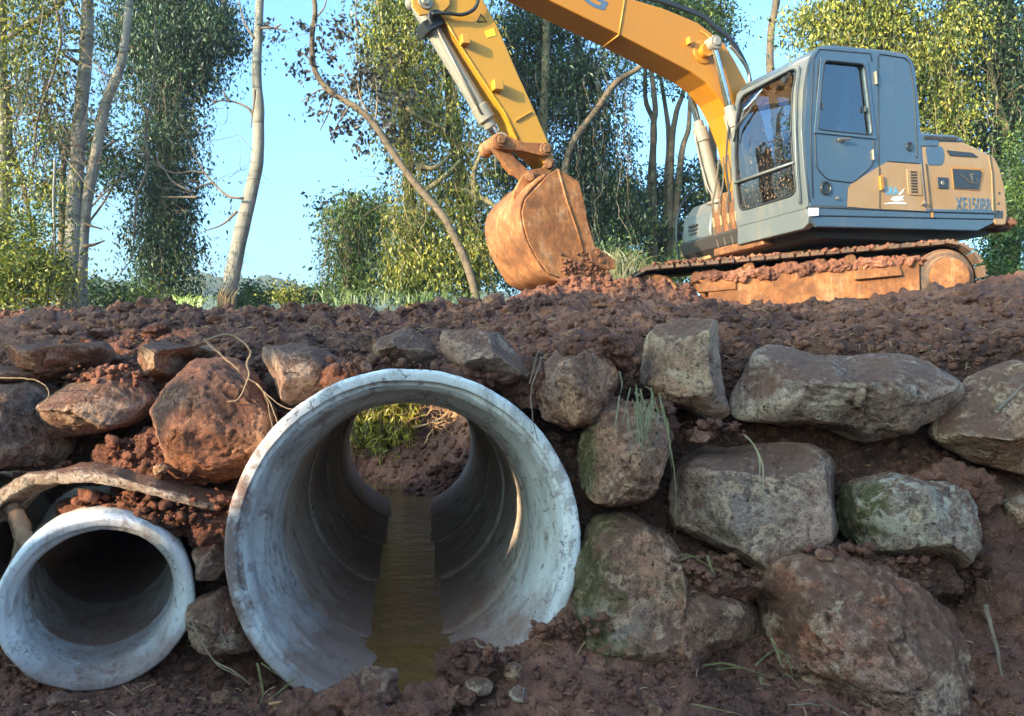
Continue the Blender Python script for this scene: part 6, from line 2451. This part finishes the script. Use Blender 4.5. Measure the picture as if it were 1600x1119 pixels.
s_ = np.array([P(rg.uniform(1290, 1510), rg.uniform(-10, 170), 15.3 + rg.uniform(-.8, .6)) for _ in range(150)])
strands(f, st, s_, rg.uniform(.4, 1.7, 150), rg, .095, .06, .085)
f.build('crown', LM_Y, t)
st.build('vine_stems', BK_Y, t)

# --- dark tree at the right edge
rg = np.random.default_rng(210)
t = tree_root('dark_tree', 'dark evergreen at the right edge of the photo with a pale crooked limb', 1565, 16.5)
m = MB()
trunk(m, [(1575, 570), (1570, 300), (1572, 150), (1562, -120)], 17, .28, .2, rg, 12)
m.build('trunk', BK_B, t, 0, 'all')
m = MB()
trunk(m, [(1575, 210), (1556, 150), (1548, 110), (1535, 70), (1520, 20), (1515, -60)], 15.9, .07, .045, rg, 8)
trunk(m, [(1620, 120), (1590, 140), (1572, 156)], 16., .04, .02, rg, 6)
m.build('pale_limb', BK_Y, t, 0, 'all')
f, st = Foliage(), MB()
BL_ = [(1580, 60, 50, 70, 1.1, .75), (1540, 130, 40, 60, 1., .55), (1600, 170, 40, 60, 1., .7), (1560, 240, 40, 60, 1., .55), (1530, 30, 36, 50, .9, .6), (1590, 300, 40, 60, 1., .6), (1520, 210, 26, 40, .8, .6), (1580, -60, 100, 60, 1.3, .7), (1650, 150, 50, 160, 1.2, .6)]
core(BL_, 16.5, 905, t)
m = MB()
limbs(m, np.array([P(x_, y_, 16.5) for x_, y_ in ((1575, 560), (1570, 300), (1572, 150), (1564, -60))]), BL_, 16.5, rg)
m.build('limbs', BK_B, t, 0, 'all')
crown(f, BL_, 16.5, rg, .11, .22, 22, 1.2)
s_ = np.array([P(rg.uniform(1510, 1640), rg.uniform(0, 220), 16.3 + rg.uniform(-.8, .6)) for _ in range(70)])
strands(f, st, s_, rg.uniform(.6, 2.4, 70), rg, .11, .1, .05)
f.build('crown', LM_D, t)
st.build('vine_stems', TWIG, t)

# --- hanging woody lianas at the left
rg = np.random.default_rng(220)
m = MB()
trunk(m, [(86, 250), (84, 330), (86, 400), (80, 440), (66, 462), (40, 467), (16, 458), (4, 436), (0, 400), (2, 340)], 11.8, .018, .014, rg, 6, 50)
tag(m.build('liana', BK_P, None, 0, 'all', loc=P(40, 467, 11.8)), 'pale woody vine hanging in a loop in front of the left bush', 'vine')

# --- far wooded hills
def hills():
    xs = np.linspace(-230, 40, 190)
    ys = np.linspace(190, 330, 60)
    X_, Y_ = np.meshgrid(xs, ys, indexing='ij')
    p = np.stack([X_, Y_, 0 * X_], -1).reshape(-1, 3)
    base = 34 * np.exp(-((p[:, 1] - 285) / 60) ** 2) * (1 + .16 * fbm(p / 70, 3, seed=41)) + 6 * np.exp(-((p[:, 0] + 105) / 40) ** 2)
    h = base + 3.2 * fbm(p / 9, 3, .6, seed=44) + 3.5 * (.6 - np.minimum(worley(p / np.array([8., 11., 8.]), 4), 1))
    p[:, 2] = h - 3
    idx = np.arange(len(p)).reshape(X_.shape)
    F = np.stack([idx[:-1, :-1], idx[1:, :-1], idx[1:, 1:], idx[:-1, 1:]], -1).reshape(-1, 4)
    m = NM('distant_woodland')
    c = m.coord('Object')
    n = m.noise(c, .16, 5, .65)
    n2 = m.noise(c, .9, 4, .6)
    m.bsdf(m.mix(m.math('ADD', m.math('MULTIPLY', n, .6), m.math('MULTIPLY', n2, .4)), (.015, .03, .012), (.09, .105, .035)), .95, m.bump(n2, 1., 1.5))
    tag(link('hills', np_mesh('hills', p, F), m.m), 'hazy wooded hills far behind the trees', 'hills', kind='structure')


hills()

# --- plants and roots seen through the culvert
rg = np.random.default_rng(230)
t = empty('drooping_plant', tuple(P(600, 640, 11.6)), 'feathery green plant drooping over the stream, seen through the large pipe', 'plant')
f, st = Foliage(), MB()
c0 = [P(rg.uniform(535, 652), 490 + 152 * rg.random() ** .6, 11.7 + rg.uniform(-.5, .5)) for _ in range(460)]
strands(f, st, np.array(c0), rg.uniform(.25, .75, 460), rg, .12, .024, .025, .22)
c0 = [P(rg.uniform(545, 640), rg.uniform(640, 690), 11.8 + rg.uniform(-.4, .3)) for _ in range(90)]
strands(f, st, np.array(c0), rg.uniform(.2, .45, 90), rg, .10, .024, .025, .22)
f.build('fronds', LM_F, t)
st.build('stems', TWIG, t)
m = MB()
for k in range(60):
    p = P(rg.uniform(662, 745), rg.uniform(622, 672), 11.3 + rg.uniform(-.3, .3))
    twigs(m, p, np.array([rg.normal(), -.5, rg.normal() - .3]), .4, .012, rg, 1, 2, .9)
tag(m.build('exposed_roots', bark_mat('reddish_roots', (.36, .19, .10), (.55, .33, .18), .1), None, 0, 'all', loc=P(700, 650, 11.3)), 'tangle of sunlit orange roots on the far bank, seen through the large pipe', 'roots')


# --- low undergrowth hiding the feet of the trees
def undergrowth():
    r = np.random.default_rng(320)
    f = Foliage()
    n = 1500
    x = r.uniform(-14, 13, n)
    y = r.uniform(13.6, 21, n)
    k = (np.abs(x) < .72 * y + 1)
    for a, b in zip(x[k], y[k]):
        h = r.uniform(.25, .85) * (b / 14)
        m = 14
        c = np.array([a, b, .45 + h * .5]) + r.normal(size=(m, 3)) * np.array([.22, .22, h * .30])
        f.add(c, r.uniform(.07, .17, m), r, .2, .45, -.12 + r.normal() * .2)
    V = np.concatenate(f.V)
    me = np_mesh('undergrowth', V, quads(len(V) // 4), False)
    rr = np.concatenate(f.rnd)
    if len(me.vertices) == len(rr):
        attr_rnd(me, rr)
    tag(link('undergrowth', me, LM_G), 'low tangled undergrowth at the feet of the trees', 'undergrowth', kind='stuff')


undergrowth()

# --- grass tufts, blades and twigs
def blade(m, pts, w):
    s = spline(pts, 10)
    n = len(s)
    tdir = unit(np.gradient(s, axis=0))
    side = unit(np.cross(tdir, np.array([.2, 1., .3])))
    ww = w * np.minimum(1, np.linspace(1.6, .05, n))[:, None]
    vs = list(s - side * ww) + list(s + side * ww)
    m.add(vs, [(i, i + 1, n + i + 1, n + i) for i in range(n - 1)])


def tuft(name, label, px, py, d, n, hpx, spread, mat, w=.006, seed=0, up=1., group=None, cat='grass tuft'):
    rg = np.random.default_rng(seed)
    m = MB()
    s = d / FPX
    for _ in range(n):
        b = P(px + rg.normal() * spread * .35, py, d + rg.normal() * .05)
        h = hpx * s * rg.uniform(.5, 1.1)
        dx = rg.normal() * .5
        m_ = b + np.array([dx * h * .45, rg.normal() * .1 * h, h * .65 * up])
        e = b + np.array([dx * h * 1.15, rg.normal() * .2 * h, h * up * rg.uniform(.6, 1.)])
        blade(m, [b, m_, e], w * rg.uniform(.6, 1.2))
    o = m.build(name, mat, loc=P(px, py, d))
    attr_rnd(o.data, rg.random(len(o.data.vertices)))
    return tag(o, label, cat, group)


tuft('grass_tuft', 'bright yellow-green grass tuft on the crest before the dark vine-clad tree', 290, 486, 9.2, 110, 28, 34, LM_B, .010, 1)
tuft('grass_tuft', 'thin weedy plants on the crest below the ivy-covered stump', 548, 478, 10.5, 30, 36, 60, LM_G, .008, 2)
tuft('grass_tuft', 'weeds growing along the crest under the vine curtain', 660, 474, 10.5, 80, 26, 130, LM_G, .009, 3)
tuft('grass_tuft', 'long dark grass hanging behind the bucket teeth', 965, 440, 11.5, 130, 60, 60, LM_SG, .008, 4)


def blades(name, label, lst, d, w, mat, cat='grass', seed=0):
    m = MB()
    rg = np.random.default_rng(seed)
    for q in lst:
        blade(m, [P(x, y, d + (z[0] if z else 0)) for x, y, *z in q], w * rg.uniform(.7, 1.2))
    o = m.build(name, mat, loc=P(lst[0][0][0], lst[0][0][1], d))
    attr_rnd(o.data, rg.random(len(o.data.vertices)))
    return tag(o, label, cat)


blades('grass_clump', 'limp green and dry blades hanging over the mossy grey boulder', [[(994, 602), (996, 650), (994, 700), (1003, 720)], [(1000, 608), (1010, 640), (1030, 662)], [(1008, 604), (1018, 612), (1015, 645), (1010, 672)], [(992, 612), (1004, 650), (1010, 690)],
       [(1020, 612), (1016, 640), (1008, 668)], [(968, 580), (972, 600), (968, 618)], [(968, 618), (962, 660), (956, 680)], [(980, 640), (982, 670), (980, 700)], [(1004, 625), (1040, 650), (1046, 690), (1056, 760), (1054, 850)], [(1036, 632), (1044, 680), (1050, 740)], [(996, 640), (1014, 690), (1028, 730)], [(1000, 650), (1004, 690), (998, 712)]] + [[(q_ := 985 + 6.5 * (k_ % 7) + 3 * ((k_ * 5) % 3), 606 + 9 * (k_ % 4)), (q_ - 8 + 5 * (k_ % 5), 640 + 11 * (k_ % 3)), (q_ - 14 + 9 * ((k_ * 3) % 5), 675 + 14 * ((k_ * 7) % 4))] for k_ in range(15)], 3.68, .0032, LM_SG, seed=1)
blades('straw', 'dry straw lying over the top of the square grey boulder', [[(1164, 680), (1180, 698), (1187, 720), (1187, 750), (1192, 785)], [(1180, 698), (1192, 730), (1190, 780)]], 3.56, .005, LM_S, seed=2)
blades('grass_clump', 'long green blade lying across the muddy gap above the mossy boulder', [[(1052, 872), (1075, 866), (1100, 880), (1150, 905), (1208, 925)], [(1060, 876), (1080, 870), (1098, 876)], [(1105, 868), (1112, 890), (1116, 900)]], 3.5, .004, LM_SG, seed=3)
blades('grass_clump', 'green blades at the foot of the huge muddy boulder', [[(1100, 1040), (1130, 1036), (1165, 1045), (1215, 1060), (1226, 1053)], [(1120, 1046), (1160, 1044), (1200, 1058)], [(1205, 996), (1216, 1024), (1226, 1050)], [(1212, 1012), (1232, 1030), (1240, 1070)], [(1180, 1040), (1200, 1022), (1214, 1014)], [(1226, 1052), (1238, 1060), (1250, 1075)], [(1190, 1070), (1188, 1058), (1196, 1064)]], 3.44, .0045, LM_SG, seed=4)
blades('straw', 'yellow straw lying on the gravelly mud at the bottom edge', [[(1080, 1100), (1110, 1106), (1165, 1118)], [(1135, 1112), (1150, 1114)]], 3.4, .004, LM_S, seed=5)
blades('grass_clump', 'green broken stalks standing beside the small pipe at the bottom', [[(402, 1036), (408, 1065), (410, 1090), (395, 1118)], [(408, 1036), (422, 1046), (437, 1058)], [(460, 1060), (440, 1078), (412, 1100)], [(366, 1090), (372, 1098)]], 3.48, .006, LM_SG, seed=6)


def stick(name, label, pts, d, r, mat=TWIG, cat='twig', extra=()):
    m = MB()
    for q in (pts,) + tuple(extra):
        s = spline([P(x, y, d + (z[0] if z else 0)) for x, y, *z in q], 26)
        s = s + .004 * np.stack([fbm(s * 20, 2, seed=1), fbm(s * 20, 2, seed=2), fbm(s * 20, 2, seed=3)], 1)
        m.tube(s, list(np.linspace(r, r * .6, 26)), 6)
    return tag(m.build(name, mat, None, 0, 'all', loc=P(pts[0][0], pts[0][1], d)), label, cat)


STRAWB = bark_mat('dry_stem_bark', (.22, .15, .09), (.36, .26, .16), .15)
stick('dry_stalk', 'bent tan stem sticking out of the soil above the big red boulder', [(318, 530), (345, 555), (376, 580)], 3.86, .006, STRAWB, extra=([(322, 532), (358, 523), (390, 545), (386, 570), (388, 588), (374, 622), (355, 628)],))
stick('thin_roots', 'thin pale roots dangling between the red boulder and the culvert rim', [(388, 592), (410, 608), (420, 640), (428, 690), (430, 740)], 3.82, .003, STRAWB, extra=([(414, 612), (430, 650), (438, 680)], [(400, 600), (440, 635), (470, 636), (500, 612), (530, 590)], [(465, 636), (500, 622), (528, 598)]))
stick('dry_root', 'dry root hanging down over the right part of the culvert rim', [(846, 560), (838, 585), (830, 610), (832, 650), (840, 690)], 3.84, .004, TWIG, extra=([(842, 548), (834, 575), (828, 600)],))
stick('stick', 'straight brown stick leaning on the wet soil at the right', [(1540, 945), (1552, 990), (1567, 1060)], 3.55, .011, TWIG, 'stick')
stick('stick', 'short dark stick lying on the far right boulder', [(1560, 640), (1580, 622), (1602, 600)], 3.66, .010, TWIG, 'stick')
stick('dry_root', 'thin root hanging beside the stones between the two pipes', [(300, 968), (308, 990), (325, 1020), (345, 1042), (380, 1060)], 3.62, .004, STRAWB, extra=([(290, 976), (310, 985)], [(335, 1034), (360, 1046), (392, 1070)]))
stick('twig', 'dry grass root at the left edge over the dark rounded boulder', [(0, 590), (40, 592), (68, 600), (76, 620), (56, 640)], 3.8, .004, STRAWB)
stick('twig', 'small pale twigs on the mud at the bottom left of the stream mouth', [(420, 1100), (445, 1098), (466, 1102)], 3.4, .008, bark_mat('orange_twig', (.40, .18, .08), (.5, .26, .12), .1), extra=([(430, 1106), (455, 1112), (470, 1118)],))
stick('twig', 'twig lying in the puddle at the bottom right', [(1232, 1102), (1262, 1100), (1284, 1103)], 3.36, .005, TWIG, extra=([(1284, 1094), (1300, 1104), (1316, 1118)],))
stick('twig', 'little twig on the mud beside the orange stones', [(742, 1000), (750, 1010), (765, 1014)], 3.66, .006, STRAWB, extra=([(756, 1012), (760, 1020)],))
stick('twig', 'pale stick standing out of the crest soil above the pale wedge boulder', [(578, 497), (584, 486)], 5.3, .010, STRAWB)

# --- trees behind the camera whose shade falls on the wall
SUN_EL, SUN_AZ = R(13), None
SL = np.array([-.743, -.669, 0]) * math.cos(SUN_EL)
SL[2] = math.sin(SUN_EL)
HX, HC = np.array([.743, .669]), np.array([.669, -.743])
GAPS = [(45, 665, 3.75, .17), (290, 690, 3.62, .17), (150, 752, 3.76, .15), (235, 770, 3.8, .12), (440, 590, 3.84, .09), (40, 560, 3.9, .12), (245, 555, 3.9, .08), (30, 482, 6.6, .36), (100, 515, 4.6, .12), (397, 768, 3.86, .045), (100, 620, 3.76, .09), (330, 585, 3.75, .09), (150, 800, 3.9, .10), (390, 640, 3.8, .07)]
GR = [(P(x, y, d), r + .12) for x, y, d, r in GAPS]


def cull(c):
    k = np.ones(len(c), bool)
    for p, r in GR:
        v = c - p
        s = v @ SL
        k &= np.linalg.norm(v - s[:, None] * SL, axis=1) > r
    return k


rg = np.random.default_rng(240)
for i, (c_, h_, w_) in enumerate(((-6.1, 3.65, .95), (-4.6, 4.35, 1.2), (-2.8, 5.0, 1.5), (-.6, 5.3, 1.7), (1.8, 5.2, 1.8))):
    xy = -8.7 * HX + c_ * HC
    t = empty('shade_tree', (xy[0], xy[1], -.4), ['low leafy tree at the far end of the row out of view beside the camera', 'leafy tree in the row out of view beside the camera, second shortest', 'leafy tree in the middle of the row out of view beside the camera', 'tallest leafy tree in the row out of view beside the camera', 'leafy tree at the near end of the row out of view behind the camera'][i], 'tree', 'trees behind the camera')
    m = MB()
    m.tube(spline([(xy[0], xy[1], -.5), (xy[0] + .1, xy[1], 1.5), (xy[0], xy[1] + .1, h_ - .8)], 14), list(np.linspace(.16, .06, 14)), 8)
    m.build('trunk', BK_B, t, 0, 'all')
    f = Foliage()
    n = (520, 700, 1100, 1200, 1000)[i]
    u = rg.uniform(-1, 1, (n, 3))
    z = -.3 + (h_ + .3) * (rg.random(n) ** .8)
    wz = w_ * np.sqrt(np.clip(1 - ((z - h_ * .45) / (h_ * .62)) ** 2, .05, 1))
    cc = np.stack([xy[0] + HC[0] * u[:, 0] * wz + HX[0] * u[:, 1] * .7, xy[1] + HC[1] * u[:, 0] * wz + HX[1] * u[:, 1] * .7, z], 1)
    for q in cc:
        k = 9
        f.add(q + rg.normal(size=(k, 3)) * .16, rg.uniform(.16, .34, k), rg, .3, .7)
    f.build('crown', LM_G, t, cull)
# ================================================================== LIGHT, SKY, CAMERA
w = bpy.data.worlds.new('World')
SC.world = w
w.use_nodes = True
nt = w.node_tree
nt.nodes.clear()
sky = nt.nodes.new('ShaderNodeTexSky')
sky.sky_type = 'NISHITA'
sky.sun_disc = False
sky.sun_elevation = SUN_EL
sky.sun_rotation = math.atan2(SL[0], SL[1])
sky.air_density = 1.0
sky.dust_density = 7.0
sky.ozone_density = 1.0
bg = nt.nodes.new('ShaderNodeBackground')
bg.inputs[1].default_value = .15
wo = nt.nodes.new('ShaderNodeOutputWorld')
tint = nt.nodes.new('ShaderNodeMix')
tint.data_type = 'RGBA'
tint.blend_type = 'MULTIPLY'
tint.inputs[0].default_value = 1
tint.inputs[7].default_value = (.44, .78, 1.10, 1)
nt.links.new(sky.outputs[0], tint.inputs[6])
nt.links.new(tint.outputs[2], bg.inputs[0])
nt.links.new(bg.outputs[0], wo.inputs[0])
ld = bpy.data.lights.new('sun', 'SUN')
ld.energy = 2.0
ld.angle = R(.55)
ld.color = (1, .775, .51)
lo = bpy.data.objects.new('sun', ld)
COL.objects.link(lo)
lo.rotation_euler = Vector(SL).to_track_quat('Z', 'Y').to_euler()
cd = bpy.data.cameras.new('camera')
cam = bpy.data.objects.new('camera', cd)
COL.objects.link(cam)
cd.sensor_width = 36
cd.lens = 36 * FPX / 1600
cd.clip_start = .05
cd.clip_end = 3000
cam.rotation_euler = (math.pi / 2 + AL, 0, 0)
SC.camera = cam
SC.view_settings.view_transform = 'Standard'
SC.view_settings.look = 'None'
SC.view_settings.exposure = 2.58
SC.cycles.use_denoising = True
SC.cycles.max_bounces = 7
SC.cycles.diffuse_bounces = 3
SC.cycles.glossy_bounces = 3
SC.cycles.transmission_bounces = 4
SC.cycles.transparent_max_bounces = 8
SC.cycles.sample_clamp_indirect = 6

# ------------------------------------------------------------------ air
hz = MB()
hz.box((0, 190, 28), np.eye(3), (430, 270, 34))
hm = NM('pale_air')
pv = hm.n('VolumePrincipled')
pv.inputs['Color'].default_value = (.78, .90, 1, 1)
pv.inputs['Density'].default_value = .00075
hm.t.links.new(pv.outputs[0], hm.out.inputs['Volume'])
tag(hz.build('haze', hm.m), 'thin pale haze that softens the far hills', 'haze', kind='stuff')
